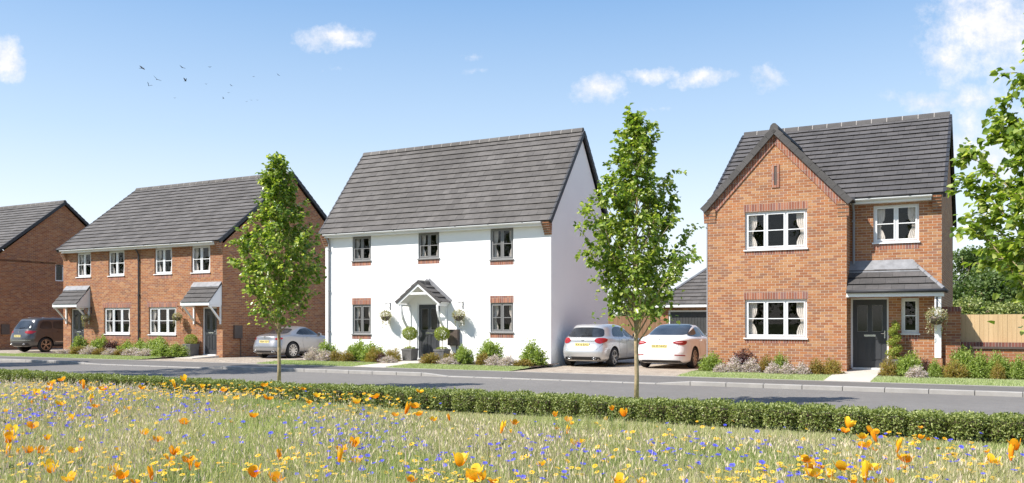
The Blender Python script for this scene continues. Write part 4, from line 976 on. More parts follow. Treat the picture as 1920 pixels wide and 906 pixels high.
# ------------------------------------------------------------------ clipped hedge
hz = -.12
def hedge():
    t = thing('box_hedge', 'long low clipped box hedge running along the near side of the road', 'hedge', -20, 13.6)
    g = np.random.default_rng(9); C = []; N = []; u = -46.0
    mb = MB()
    while u < 5.5:
        w = .5; near = u > -26; n = 2300 if near else 900
        h = .375+g.normal()*.012; dv = g.normal()*.012
        # points through the shell of a rounded block
        q = g.uniform(-1, 1, (n, 3)); f = g.integers(0, 10, n)
        q[:, 2] = q[:, 2]*.5+.5
        top = f < 4; front = (f >= 4) & (f < 8); back = f >= 8
        q[top, 2] = 1; q[front, 1] = -1; q[back, 1] = 1
        rnd = 1-.36*np.abs(q[:, 0])**4
        nrm = np.zeros((n, 3)); nrm[top, 2] = 1; nrm[front, 1] = -1; nrm[back, 1] = 1
        low = np.clip(q[:, 2]/.22, 0, 1); q[:, 1] *= (.80+.2*low)*rnd; zz = q[:, 2]*h*(1-.17*np.abs(q[:, 0])**5)
        P = np.stack([u+w/2+q[:, 0]*w*.5, 13.62+dv+q[:, 1]*.32, hz+zz], 1)+g.normal(size=(n, 3))*.010-nrm*g.uniform(0,.05,n)[:, None]
        keep = (g.random(n) < .35+.65*np.clip((P[:, 2]-hz)/.12, 0, 1)); C.append(P[keep]); N.append((nrm*.9+g.normal(size=(n,3))*.55+np.array([0,-.1,.35]))[keep])
        for k in range(5):
            x, y = u+w*g.random(), 13.62+g.normal()*.08; mb.tube([(x,y,hz),(x+g.normal()*.05,y+g.normal()*.05,hz+.3)], .009, 4, cap=False)
        u += w
    C = np.concatenate(C); N = np.concatenate(N); C[:, 0] += 20; C[:, 1] -= 13.6; n = len(C); L = .036*g.uniform(.7,1.35,n)
    V, F = leaf_quads(C, g.normal(size=(n,3))*.7+N*.45+np.array([0,0,.12]), N, L, L*.58, .18)
    link('foliage', mesh_np('foliage', V, F, 'hedge'), t); kind(obj('stems', mb, 'bark', t, uv=False), 'stuff')
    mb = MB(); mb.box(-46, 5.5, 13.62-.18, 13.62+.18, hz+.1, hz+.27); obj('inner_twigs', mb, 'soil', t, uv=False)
hedge()

# ------------------------------------------------------------------ grass
def blades(name, P, H, Wd, mats, lean=.35, MI=None, seed=1):
    g = np.random.default_rng(seed); n = len(P); a = g.uniform(0, 6.283, n); b = g.uniform(0, 6.283, n)
    side = np.stack([np.cos(a), np.sin(a), np.zeros(n)], 1)*Wd[:, None]*.5; ln = np.stack([np.cos(b), np.sin(b), np.zeros(n)], 1)*(H*np.abs(g.normal(size=n))*lean)[:, None]
    up = np.zeros((n, 3)); up[:, 2] = H
    V = np.stack([P-side, P+side, P+up*.55+ln*.35+side*.8, P+up*.55+ln*.35-side*.8, P+up+ln+side*.12, P+up+ln-side*.12], 1).reshape(-1, 3); i = np.arange(n)[:, None]*6
    F = np.concatenate([i+np.array([[0,1,2,3]]), i+np.array([[3,2,4,5]])], 0)
    me = mesh_np(name, V, F, mats, None if MI is None else np.tile(MI, 2)); o = link(name, me); o.rotation_euler = (0,0,ANG); return kind(o, 'stuff')
M['meadowgreen'] = leafmat('meadow_green_grass', [(.17,.24,.06),(.25,.33,.10),(.40,.45,.16),(.54,.55,.25),(.62,.59,.32)], .42, .6, (1.2,1.3,.8), .2)
M['seed'] = leafmat('seed_head', [(.66,.52,.40),(.72,.64,.44),(.68,.56,.44),(.56,.54,.30)], .25, .8, (1.1,1,.9), .1)
def sample_meadow(n, seed, ymin=4.3, p=.35):
    g = np.random.default_rng(seed); out = []; tot = 0
    while tot < n:
        q = g.random(n); Y = (ymin**(2-p)+(q*(24**(2-p)-ymin**(2-p))))**(1/(2-p)); X = Y*g.uniform(-.90,.88,n)
        u = X*CU+Y*SU; v = -X*SU+Y*CU; k = (v < 13.28); out.append(np.stack([u[k], v[k], Y[k]], 1)); tot += k.sum()
    return np.concatenate(out)[:n]
def fbm(u, v, s, k=0): return (np.sin(u*s+k)*np.cos(v*s*1.3+k*2)+.5*np.sin(u*s*2.3+v*s*1.7+k)+.3*np.cos(u*s*4.1-v*s*3.3+k*3))/1.8
S = sample_meadow(290000, 21)
u, v, Y = S.T; g = np.random.default_rng(3)
pt = fbm(u, v, 1.1, 1)+fbm(u, v, .45, 4)*.8+g.normal(size=len(u))*.45
edge = np.clip((13.25-v)/2.0, 0, 1)**1.3; shortz = np.where(u > -11+g.normal(size=len(u)), .16+.84*edge, .42+.58*edge)
H = (.215+.085*fbm(u, v, .8, 2)+g.normal(size=len(u))*.055)*shortz; H = np.clip(H, .05, .42)
MI = np.where(pt > .36, 1, 0)
blades('meadow_grass', np.stack([u, v, np.full(len(u), -.12)], 1), H, .0045+.0006*Y*g.uniform(.6,1.3,len(u)), ['meadow', 'meadowgreen'], .38, MI, 2)
# seed heads: fine stalks with a slim head
S = sample_meadow(52000, 33); u, v, Y = S.T; n = len(u); g = np.random.default_rng(6)
k = (fbm(u, v, .9, 3)+g.normal(size=n)*.5 > -.1) & ~((u > -12+g.normal(size=n)*1.5) & (v > 11.9-.5*g.random(n))); u, v, Y = u[k], v[k], Y[k]; n = len(u)
edge = np.where(u > -11+g.normal(size=n)*1.5, np.clip((13.3-v)/4.5, .12, 1), np.clip((13.4-v)/1.6, .45, 1))
P = np.stack([u, v, np.full(n, -.12)], 1); Hh = (g.uniform(.24,.40,n))*edge; tipv = P+np.stack([g.normal(size=n)*.05, g.normal(size=n)*.05, Hh], 1)
D = np.stack([g.normal(size=n)*.25, g.normal(size=n)*.25, np.ones(n)], 1); N = g.normal(size=(n,3)); N[:, 2] = 0
V, F = leaf_quads(tipv, D, N, g.uniform(.03,.075,n), .006+.0008*Y, .1)
a = g.uniform(0,6.28,n); sd = np.stack([np.cos(a), np.sin(a), np.zeros(n)], 1)*(.0012+.0001*Y)[:, None]
V2 = np.stack([P-sd, P+sd, tipv], 1).reshape(-1, 3); F2 = np.arange(n)[:, None]*3+np.array([[0,1,2]])+len(V)
o = link('seed_heads', mesh_np('seed_heads', np.concatenate([V, V2]), np.concatenate([F, F2]), 'seed')); o.rotation_euler = (0,0,ANG); kind(o, 'stuff')
# short lawn turf and rough verge
Pl = []; g = np.random.default_rng(14)
for (a, b) in LAWNS+[(-49.5,-39.3)]:
    v1 = 25.05 if a > -49 else 24.6; n = int((b-a)*(v1-23.6)*1500); Pl.append(np.stack([g.uniform(a,b,n), g.uniform(23.62,v1,n), np.zeros(n)], 1))
Pl = np.concatenate(Pl); Pl[:, 2] = .01+(Pl[:, 1]-23.6)*.04
blades('lawn_grass', Pl, g.uniform(.02,.055,len(Pl)), np.full(len(Pl), .012), 'lawn', .5, None, 4)
n = 30000; Pv = np.stack([g.uniform(-32,5,n), g.uniform(14.1,16.05,n), np.zeros(n)], 1); Pv[:, 2] = -.06+(Pv[:, 1]-14.05)*.02
blades('verge_grass', Pv, g.uniform(.03,.08,n), np.full(n, .012), 'lawn', .5, None, 5)

# ------------------------------------------------------------------ flowers
def petal_cup(openk, seed, n=4):
    """four overlapping petals, unit diameter; openk 0 closed and tall, 1 wide open"""
    g = random.Random(seed); V = []; F = []; NU, NV = 5, 5
    for p in range(n):
        a0 = p*2*math.pi/n+g.uniform(-.15,.15); wid = 1.9; up = g.uniform(.85,1.12)
        i0 = len(V); lean = openk*g.uniform(.85,1.15)
        for iv in range(NV):
            t = iv/(NV-1); rr = .04+(.16+.34*lean)*t**(.8)*(1 if openk > .3 else (1-.45*t)) ; h = (1.05-.55*lean)*t**(1.0+.5*lean)*up
            for iu in range(NU):
                s = iu/(NU-1)*2-1; ang = a0+s*wid/2*(.55+.45*math.sin(math.pi*min(1, t*.8+.15))); drop = .16*s*s*t*up; rip = .03*math.sin(s*5+p*2+seed)*t
                V.append((math.cos(ang)*(rr+rip+(.02 if p % 2 else 0)), math.sin(ang)*(rr+rip+(.02 if p % 2 else 0)), h-drop))
        F += [(i0+a*NU+b, i0+a*NU+b+1, i0+(a+1)*NU+b+1, i0+(a+1)*NU+b) for a in range(NV-1) for b in range(NU-1)]
    return V, F
PB = {}
for k_, op in (('wide', 1.0), ('half', .62), ('tall', .08)):
    PB[k_] = []
    for s in range(3):
        V, F = petal_cup(op, s*3+1)
        for m_ in ('poppy', 'poppyy'):
            me = bpy.data.meshes.new('bloom'); me.from_pydata(V, [], F); finish(me, m_, True); PB[k_].append(me)
def stem_mesh():
    mb = MB(); mb.tube([(.02,.01,-1),(.035,0,-.6),(.02,-.01,-.25),(0,0,.02)], [.006,.006,.005,.005], 5)
    V, F = leaf_quads(np.array([[.03,0,-.7]]*8+[[.03,0,-.45]]*5), nr.normal(size=(13,3))*np.array([.5,.5,.2])+np.array([0,0,.6]), nr.normal(size=(13,3)), np.full(13,.28), np.full(13,.03))
    i = len(mb.v); mb.v += [tuple(p) for p in V.tolist()]; mb.f += [tuple(int(q)+i for q in f) for f in F]; mb.m += [0]*len(F)
    me = bpy.data.meshes.new('poppy_stem'); me.from_pydata(mb.v, [], mb.f); finish(me, 'stem', True); return me
STEM = stem_mesh()
PA = [(350,158,40,'w'),(460,178,30,'h'),(470,200,30,'t'),(290,190,34,'h'),(275,212,34,'w'),(300,170,30,'w'),(200,240,45,'h'),(258,270,25,'t'),(145,240,30,'w'),(340,293,50,'w'),(178,285,22,'h'),(512,275,38,'t'),(540,308,40,'w'),(580,210,50,'w'),(510,210,30,'w'),(405,375,40,'h'),(180,422,60,'w'),(35,332,30,'w'),(60,462,72,'h'),(42,505,78,'h'),(38,570,46,'t'),(95,572,26,'t'),(158,560,65,'w'),(228,562,60,'w'),(268,492,45,'h'),(463,497,36,'w'),(405,560,55,'w'),(440,552,45,'w'),(660,548,30,'w'),(655,337,25,'h'),(715,320,38,'w'),(985,195,30,'t'),(1040,158,38,'h'),(965,165,26,'w'),(795,205,35,'w'),(1138,200,30,'h'),(1260,218,35,'w'),(1490,190,40,'w'),(1705,210,28,'w'),(1780,248,40,'w'),(1738,285,35,'w'),(1505,262,50,'w'),(1328,260,35,'w'),(1425,362,50,'w'),(1300,397,16,'h'),(1030,397,68,'w'),(812,458,55,'w'),(883,498,55,'w'),(975,572,62,'h'),(950,602,48,'w'),(1060,612,65,'w'),(1070,655,36,'t'),(1108,645,40,'h'),(290,672,84,'h'),(637,667,70,'w'),(685,705,74,'w'),(402,714,78,'w'),(855,705,52,'t'),(755,734,50,'w'),(1432,696,88,'h'),(1572,595,50,'t'),(1548,718,90,'w'),(1907,600,58,'t'),(1902,545,40,'w')]
PBx = [(438,224,40,'w'),(85,285,50,'w'),(190,255,50,'w'),(360,335,48,'t'),(410,308,60,'w'),(302,357,38,'w'),(440,352,50,'w'),(515,384,42,'w'),(610,380,28,'t'),(897,443,50,'t'),(972,403,50,'w'),(955,452,22,'h'),(1203,360,36,'h'),(1275,385,42,'w'),(1292,407,28,'h'),(1270,450,35,'t'),(1213,432,32,'w'),(1325,515,66,'w'),(70,528,64,'h'),(12,560,50,'h'),(90,614,70,'w'),(662,633,96,'h'),(755,677,90,'w'),(1125,634,48,'w'),(735,718,90,'w'),(390,724,62,'w'),(795,715,56,'h'),(850,732,50,'w'),(1523,325,35,'h'),(1590,358,50,'h'),(1490,385,30,'h'),(1432,405,25,'w'),(1562,730,88,'w'),(1692,738,60,'w')]
PC = [(928,415,78,'h'),(915,447,46,'w'),(1063,450,80,'w'),(1010,482,60,'w'),(1090,492,48,'t'),(1028,532,76,'w'),(1078,552,30,'w'),(1203,550,54,'t'),(1250,608,112,'w'),(690,612,80,'w'),(720,655,82,'w'),(890,652,92,'w'),(1055,652,118,'w'),(1025,710,80,'t'),(830,702,60,'h'),(730,692,90,'w'),(1340,482,40,'w'),(1380,494,30,'w'),(1740,614,76,'w'),(1845,595,60,'t'),(1878,545,74,'h'),(1715,562,30,'w'),(1340,427,25,'w'),(1435,545,28,'w'),(1520,580,35,'w'),(780,652,42,'w'),(965,732,50,'w'),(1080,727,52,'w'),(1160,732,50,'w'),(1240,650,40,'w')]
pops = [(x/3, 660+y/3, w/3, k) for x, y, w, k in PA]+[(640+x/3, 660+y/3, w/3, k) for x, y, w, k in PBx]+[(1280+x/3, 660+y/3, w/3, k) for x, y, w, k in PC]
def where(px, py):
    for lim, nm in ((125,'the dark grey car'),(260,'the leftmost porch'),(430,'the black downpipe'),(600,'the silver coupe'),(740,'the grey downpipe'),(900,'the arched porch'),(1045,'the round lime shrub'),(1195,'the silver hatchback'),(1325,'the white saloon'),(1590,'the gable wing'),(1760,'the corner porch'),(9999,'the pale fence')):
        if px < lim: a = nm; break
    b = 'near the hedge' if py < 745 else 'in the far meadow' if py < 785 else 'in mid meadow' if py < 840 else 'in the near meadow' if py < 882 else 'along the bottom edge'
    return b, a
labs = {}; made = []
for px, py, w, k in pops:
    zt = rng.uniform(.10, .20) if py > 780 else rng.uniform(.16, .26)
    if py < 735: zt = .26
    cy = py + (w*.3 if k == 't' else w*.12)
    Yp = (CAMZ-zt)*FPX/(cy-HY); u, v = uv_of((px-CX)/FPX*Yp, Yp)
    if v > 13.2: sc = 13.2/v; zt = CAMZ-(CAMZ-zt)*sc; u *= sc; v *= sc; Yp *= sc
    d = w/FPX*Yp; typ = {'w': 'wide', 'h': 'half', 't': 'tall'}[k]
    s = 1.03*min(d, .15)*(1.0 if k == 'w' else 1.15 if k == 'h' else 1.6)
    yellow = rng.random() < .42; b, a = where(px, py)
    lab = f"{'golden' if yellow else 'orange'} {dict(w='wide', h='cupped', t='closed')[k]} poppy {b} below {a}"
    t = thing('poppy', lab, 'flower', u, v, zt, 'orange poppies in the meadow'); t.rotation_euler[2] = rng.uniform(0, 6.28)
    bl = link('bloom', rng.choice([m_ for m_ in PB[typ] if (m_.materials[0] == M['poppyy']) == yellow]), t); bl.scale = (s, s, s*(1 if k != 't' else .9)); bl.rotation_euler = (rng.uniform(-.3,.3), rng.uniform(-.3,.3), 0)
    st = link('stem', STEM, t); st.scale = (.6, .6, zt+.13); made.append((lab, px, t))
from collections import defaultdict
def ordinals(made, word):
    dd = defaultdict(list)
    for lab, px, t in made: dd[lab].append((px, t))
    on = ['first','second','third','fourth','fifth','sixth','seventh','eighth','ninth','tenth','eleventh','twelfth','thirteenth','fourteenth','fifteenth']
    for lab, L in dd.items():
        if len(L) > 1:
            L.sort(key=lambda q: q[0])
            for i, (px, t) in enumerate(L): t['label'] = f"{on[i]} from left, {lab}"
ordinals(made, 'of several:')

def flower_geo(kind_):
    V = []; F = []; MI = []
    if kind_ == 'blue':
        for k in range(11):
            a = k*2*math.pi/11; r = .5+.06*(k % 2); h = .18
            i = len(V); c, s = math.cos(a), math.sin(a); V += [(c*.06,s*.06,.02),(c*r-s*.15,s*r+c*.15,h),(c*(r-.1),s*(r-.1),h*.8),(c*r+s*.15,s*r-c*.15,h)]; F += [(i,i+3,i+2,i+1)]; MI += [0]
        for k in range(5):
            a = k*1.257; i = len(V); c, s = math.cos(a), math.sin(a); V += [(0,0,.0),(c*.18-s*.06,s*.18+c*.06,.22),(c*.2,s*.2,.3),(c*.18+s*.06,s*.18-c*.06,.22)]; F += [(i,i+3,i+2,i+1)]; MI += [0]
    else:
        for k in range(8):
            a = k*2*math.pi/8; i = len(V); c, s = math.cos(a), math.sin(a); V += [(c*.08,s*.08,.02),(c*.4-s*.15,s*.4+c*.15,.06),(c*.52,s*.52,.03),(c*.4+s*.15,s*.4-c*.15,.06)]; F += [(i,i+3,i+2,i+1)]; MI += [0]
        i = len(V); V += [(math.cos(k*1.5708)*.11, math.sin(k*1.5708)*.11, .05) for k in range(4)]; F += [(i,i+1,i+2,i+3)]; MI += [1]
    return np.array(V), np.array(F), np.array(MI)
def one_flower(kind_, mats):
    V, F, MI = flower_geo(kind_); V = V.tolist(); F = F.tolist(); MI = MI.tolist(); i = len(V)
    V += [(-.035,0,-6.5),(.035,0,-6.5),(.03,0,0),(-.03,0,0),(0,-.035,-6.5),(0,.035,-6.5),(0,.03,0),(0,-.03,0)]; F += [[i,i+1,i+2,i+3],[i+4,i+5,i+6,i+7]]; MI += [2,2]
    return mesh_np('small_flower', np.array(V), np.array(F), mats, np.array(MI))
FM = {'blue': one_flower('blue', ['blue', 'blue', 'stem']), 'yellow': one_flower('yellow', ['yellow', 'brown', 'stem'])}
def scatter(kind_, clusters, n_ind, n_stuff, name, cat, dia, desc, group):
    g = random.Random(len(kind_)*7); tot = sum(c[4] for c in clusters); pts = []
    while len(pts) < n_ind+n_stuff:
        q = g.random()*tot
        for c in clusters:
            q -= c[4]
            if q <= 0: break
        px = g.gauss(c[0], c[2]) if c[5] == 'g' else g.uniform(c[0]-c[2], c[0]+c[2]); py = g.gauss(c[1], c[3]) if c[5] == 'g' else g.uniform(c[1]-c[3], c[1]+c[3])
        if not (-30 < px < 1950) or py < 716 or py > 960: continue
        zt = g.uniform(.10, .22) if py > 750 else g.uniform(.20, .38)
        u, v = at_z(px, py, zt)
        if v > 13.2: continue
        if u > -11 and v > 11.6:
            if g.random() < .8: continue
            zt *= .5
        pts.append((px, py, u, v, zt))
    pts.sort(key=lambda p: -p[1])
    for px, py, u, v, zt in pts[:n_ind]:
        b, a = where(px, py); lab = f'{desc} {b}, below {a}'
        o = bpy.data.objects.new(name, FM[kind_]); COL.objects.link(o); o.location = W(u, v, zt); s = dia*g.uniform(.75, 1.25)
        o.rotation_euler = (g.uniform(-.1,.55), g.uniform(-.35,.35), g.uniform(-.5,.5)); o.scale = (s, s, s); tag(o, lab, cat, f'{group} {b}, below {a}')
    V0, F0, M0 = flower_geo(kind_); k0 = M0 < 9; V = []; F = []; MI = []; i = 0
    for px, py, u, v, zt in pts[n_ind:]:
        s = dia*g.uniform(.75,1.3); rot = Matrix.Rotation(g.uniform(-.1,.6), 3, 'X') @ Matrix.Rotation(g.uniform(-.4,.4), 3, 'Y') @ Matrix.Rotation(g.uniform(0,6.28), 3, 'Z')
        P = V0 @ np.array(rot).T*s + np.array(W(u, v, zt)); V.append(P); F.append(F0+i); MI.append(M0); i += len(P)
        st = np.array([W(u,v,-.12)+Vector((-.002,0,0)), W(u,v,-.12)+Vector((.002,0,0)), W(u,v,zt)+Vector((.0015,0,0)), W(u,v,zt)+Vector((-.0015,0,0))]); V.append(st); F.append(np.array([[0,1,2,3]])+i); MI.append(np.array([2])); i += 4
    if V: kind(link('distant_'+name+'s', mesh_np(name, np.concatenate(V), np.concatenate(F), ['blue' if kind_ == 'blue' else 'yellow', 'brown', 'stem'], np.concatenate(MI))), 'stuff')
scatter('blue', [(60,765,75,28,3.4,'g'),(200,750,70,18,.9,'g'),(360,765,50,22,1.1,'g'),(620,800,60,25,.9,'g'),(690,830,50,30,1.0,'g'),(960,850,90,30,1.3,'g'),(1290,845,90,22,1.0,'g'),(1500,870,90,25,.8,'g'),(1720,860,110,35,.8,'g'),(960,820,980,90,.7,'u')], 300, 400, 'cornflower', 'flower', .05, 'small blue cornflower', 'blue cornflowers')
scatter('yellow', [(110,735,60,14,1.6,'g'),(300,732,70,10,2.0,'g'),(130,728,90,10,1.6,'g'),(90,775,90,20,1.0,'g'),(130,880,120,24,1.1,'g'),(330,875,60,20,.8,'g'),(560,870,60,22,.8,'g'),(640,758,90,14,1.4,'g'),(570,733,80,9,1.4,'g'),(700,748,60,12,1.4,'g'),(450,732,60,9,1.0,'g'),(860,890,80,16,.8,'g'),(1080,870,90,22,.4,'g'),(1210,820,60,20,.7,'g'),(1560,880,110,20,1.0,'g'),(1400,895,60,12,.9,'g'),(1730,825,60,16,.8,'g'),(1850,880,70,20,.8,'g'),(960,830,980,90,.8,'u')], 300, 1000, 'yellow_daisy', 'flower', .05, 'small yellow daisy', 'yellow daisies')

# ------------------------------------------------------------------ cars
def chaikin(P, n=2, k=.22):
    for _ in range(n):
        Q = []
        for a, b in zip(P, P[1:]+P[:1]): Q += [(a[0]+(b[0]-a[0])*k, a[1]+(b[1]-a[1])*k), (b[0]-(b[0]-a[0])*k, b[1]-(b[1]-a[1])*k)]
        P = Q
    return P
def car_body(sl, m=112, per=5):
    sl = np.array(sl, float); K = len(sl); rows = []
    for i in range(K-1):
        p0, p1, p2, p3 = sl[max(0, i-1)], sl[i], sl[i+1], sl[min(K-1, i+2)]
        for k in range(per):
            t = k/per; c = .5*((2*p1)+(p2-p0)*t+(2*p0-5*p1+4*p2-p3)*t*t+(3*p1-p0-3*p2+p3)*t**3); c = np.where((c-np.minimum(p1,p2) < 0), np.minimum(p1,p2), c); c = np.where(c > np.maximum(p1,p2), np.maximum(p1,p2), c); rows.append(c)
    rows.append(sl[-1]); V = []
    th = np.linspace(0, 2*math.pi, 1441)
    for z, yr, yf, w, n in rows:
        x = w*np.sign(np.sin(th))*np.abs(np.sin(th))**(2/n); y = (yr+yf)/2-(yf-yr)/2*np.sign(np.cos(th))*np.abs(np.cos(th))**(2/n)
        s = np.concatenate([[0], np.cumsum(np.hypot(np.diff(x), np.diff(y)))]); q = np.linspace(0, s[-1], m, endpoint=False)
        X, Yy = np.interp(q, s, x), np.interp(q, s, y); V += [(a, b, z) for a, b in zip(X, Yy)]
    F = []; R_ = len(rows)
    for r in range(R_-1):
        for j in range(m): F.append((r*m+j, r*m+(j+1) % m, (r+1)*m+(j+1) % m, (r+1)*m+j))
    F.append(tuple(range(m))[::-1]); F.append(tuple((R_-1)*m+j for j in range(m))); return V, F
def make_car(label, u, v, rot, S, paint, cat='car', name='parked_car', group=None):
    t = thing(name, label, cat, u, v, .006, group, rot)
    y0 = -S['oh']                          # the empty stands on the ground under the rear axle
    sl = [(z, a+y0, b+y0, w, n) for z, a, b, w, n in S['sl']]
    V, F = car_body(sl); me = bpy.data.meshes.new('body'); me.from_pydata(V, [], F)
    bm = bmesh.new(); bm.from_mesh(me); bmesh.ops.recalc_face_normals(bm, faces=bm.faces); bmesh.ops.triangulate(bm, faces=[f for f in bm.faces if len(f.verts) > 4]); bm.to_mesh(me)
    bvh = BVHTree.FromBMesh(bm); bm.free()
    me.materials.append(M[paint]); me.materials.append(M['dark']); body = link('body', me)
    Wd, r, wb = S['w'], S['r'], S['wb']
    cut = MB()
    for y in (0, wb):
        for s in (-1, 1):
            a, b = sorted((s*(Wd/2+.15), s*(Wd/2-.27))); cut.lathe([(.0001,a),(r+.045,a),(r+.045,b),(.0001,b)], (0,y,r+.01), 'x', 40, 0)
    cm = bpy.data.meshes.new('cut'); cm.from_pydata(cut.v, [], cut.f); cm.materials.append(M['dark']); bm = bmesh.new(); bm.from_mesh(cm); bmesh.ops.remove_doubles(bm, verts=bm.verts, dist=.001); bmesh.ops.recalc_face_normals(bm, faces=bm.faces); bm.to_mesh(cm); bm.free()
    co = link('cutter', cm); md = body.modifiers.new('arch', 'BOOLEAN'); md.object = co; md.operation = 'DIFFERENCE'; md.solver = 'EXACT'; md.material_mode = 'TRANSFER'
    bpy.context.view_layer.update(); dg = bpy.context.evaluated_depsgraph_get(); nm = bpy.data.meshes.new_from_object(body.evaluated_get(dg)); body.modifiers.clear(); body.data = nm
    bpy.data.objects.remove(co)
    nm.polygons.foreach_set('use_smooth', [True]*len(nm.polygons)); nm.set_sharp_from_angle(angle=R(32)); body.parent = t; ORG[body] = (0,0)
    def cast(a, b, side):
        if side == 'rear': h = bvh.ray_cast(Vector((a,-4,b)), Vector((0,1,0)))
        elif side == 'top': h = bvh.ray_cast(Vector((a,b,4)), Vector((0,0,-1)))
        else: s = 1 if side == 'right' else -1; h = bvh.ray_cast(Vector((s*3,a,b)), Vector((-s,0,0)))
        return h[0], h[1]
    def patch(nm_, polys, side, mat, parent, off=.005, rnd=2, k=.22, cell=.06):
        mm = bpy.data.meshes.new(nm_); allv = []; allf = []
        for P in polys:
            P = [(a+(y0 if side not in ('rear', 'top') else 0), b+(y0 if side == 'top' else 0)) for a, b in P]
            if rnd: P = chaikin(P, rnd, k)
            bm = bmesh.new(); f = bm.faces.new([bm.verts.new((a, b, 0)) for a, b in P])
            A = [p[0] for p in P]; B = [p[1] for p in P]
            for ax, lo, hi in ((0, min(A), max(A)), (1, min(B), max(B))):
                n = int((hi-lo)/cell)
                for i in range(1, n+1):
                    q = lo+(hi-lo)*i/(n+1); co_ = (q,0,0) if ax == 0 else (0,q,0)
                    bmesh.ops.bisect_plane(bm, geom=bm.verts[:]+bm.edges[:]+bm.faces[:], plane_co=co_, plane_no=(1,0,0) if ax == 0 else (0,1,0))
            be = [e for e in bm.edges if e.is_boundary]; ret = bmesh.ops.extrude_edge_only(bm, edges=be); nv = {x for x in ret['geom'] if isinstance(x, bmesh.types.BMVert)}
            for x in bm.verts:
                a, b = x.co.x, x.co.y; h, nn = cast(a, b, side)
                if h is None: h, nn = bvh.find_nearest({'rear': Vector((a,.1,b)), 'top': Vector((a,b,1.4))}.get(side, Vector((S['w']/2*(1 if side == 'right' else -1), a, b))))[:2]
                x.co = h+nn*(off if x not in nv else -.008)
            bm.verts.index_update(); i0 = len(allv); allv += [tuple(x.co) for x in bm.verts]; allf += [tuple(i0+x.index for x in f.verts) for f in bm.faces]; bm.free()
        mm.from_pydata(allv, [], allf); finish(mm, mat, True); mm.set_sharp_from_angle(angle=R(40)); o = link(nm_, mm, parent); return o
    def seam(P, side, w=.007):
        out = []
        for a, b in zip(P[:-1], P[1:]):
            d = Vector((b[0]-a[0], b[1]-a[1])); d.normalize(); n = Vector((-d.y, d.x))*w/2; out.append([(a[0]+n.x,a[1]+n.y),(b[0]+n.x,b[1]+n.y),(b[0]-n.x,b[1]-n.y),(a[0]-n.x,a[1]-n.y)])
        return out
    mir = lambda P: [(-a, b) for a, b in P]
    patch('rear_window', [S['rw']], 'rear', 'carglass', body, k=S.get('rwk', .2))
    for s in ('right', 'left'): patch('side_window', S['sw'], s, 'carglass', body, k=.16)
    patch('windscreen', [[(-.62,S['ws'][0]),(.62,S['ws'][0]),(.54,S['ws'][1]),(-.54,S['ws'][1])]], 'top', 'carglass', body)
    if S.get('roofglass'): patch('roof_glass', [S['roofglass']], 'top', 'carglass', body, off=.006)
    for P in (S['tl'], mir(S['tl'])): patch('tail_light', [P], 'rear', 'red', body, off=.012, k=.2, cell=.03)
    if S.get('tli'):
        for P in (S['tli'], mir(S['tli'])): patch('lamp_lens', [P], 'rear', 'palelamp', body, off=.018, cell=.03)
    patch('rear_diffuser', [S['df']], 'rear', 'dark', body, off=.006, k=.12)
    patch('sill_trim', [[(S['oh']+r+.1,.205),(S['oh']+wb-r-.1,.205),(S['oh']+wb-r-.1,.27),(S['oh']+r+.1,.27)]], 'right', 'dark', body, rnd=0)
    se = []
    for P in S['seams_r']: se += seam(P, 'rear')
    patch('boot_seam', se, 'rear', 'dark', body, off=.0025, rnd=0)
    se = []
    for P in S['seams_s']: se += seam(P, 'right')
    for s in ('right', 'left'): patch('door_seam', se, s, 'dark', body, off=.0025, rnd=0)
    for hy, hz_ in S['handles']:
        for s in (1, -1):
            h, nn = cast(hy+y0, hz_, 'right' if s > 0 else 'left'); mb = MB(); mb.bar(h+nn*.03+Vector((0,-.1,0)), h+nn*.03+Vector((0,.1,.0)), .02, .03); mb.bar(h-nn*.01+Vector((0,-.08,0)), h+nn*.03+Vector((0,-.08,0)), .02,.02); mb.bar(h-nn*.01+Vector((0,.08,0)), h+nn*.03+Vector((0,.08,0)), .02,.02); obj('door_handle', mb, paint, body, local=True, uv=False)
    # plate
    px_, pz = S['plate'][:2]; h, nn = cast(px_, pz, 'rear'); yy = h.y-.012
    for dx in (-.22, .22):
        q, _ = cast(px_+dx, pz, 'rear'); yy = min(yy, q.y-.004)
    mb = MB(); mb.box(px_-.26, px_+.26, yy-.008, yy+.012, pz-.056, pz+.056); pl = obj('number_plate', mb, 'plate', body, local=True, uv=False, bevel=.003)
    cu_ = bpy.data.curves.new('plate_text', 'FONT'); cu_.body = S['plate'][2]; cu_.size = .098; cu_.align_x = 'CENTER'; cu_.align_y = 'CENTER'; cu_.extrude = .0015
    to = bpy.data.objects.new('plate_text', cu_); COL.objects.link(to); bpy.context.view_layer.update(); tm = bpy.data.meshes.new_from_object(to.evaluated_get(bpy.context.evaluated_depsgraph_get())); bpy.data.objects.remove(to)
    tm.transform(Matrix.Translation((px_, yy-.0095, pz)) @ Matrix.Rotation(math.pi/2, 4, 'X')); tm.materials.clear(); finish(tm, 'dark', False); link('plate_text', tm, pl)
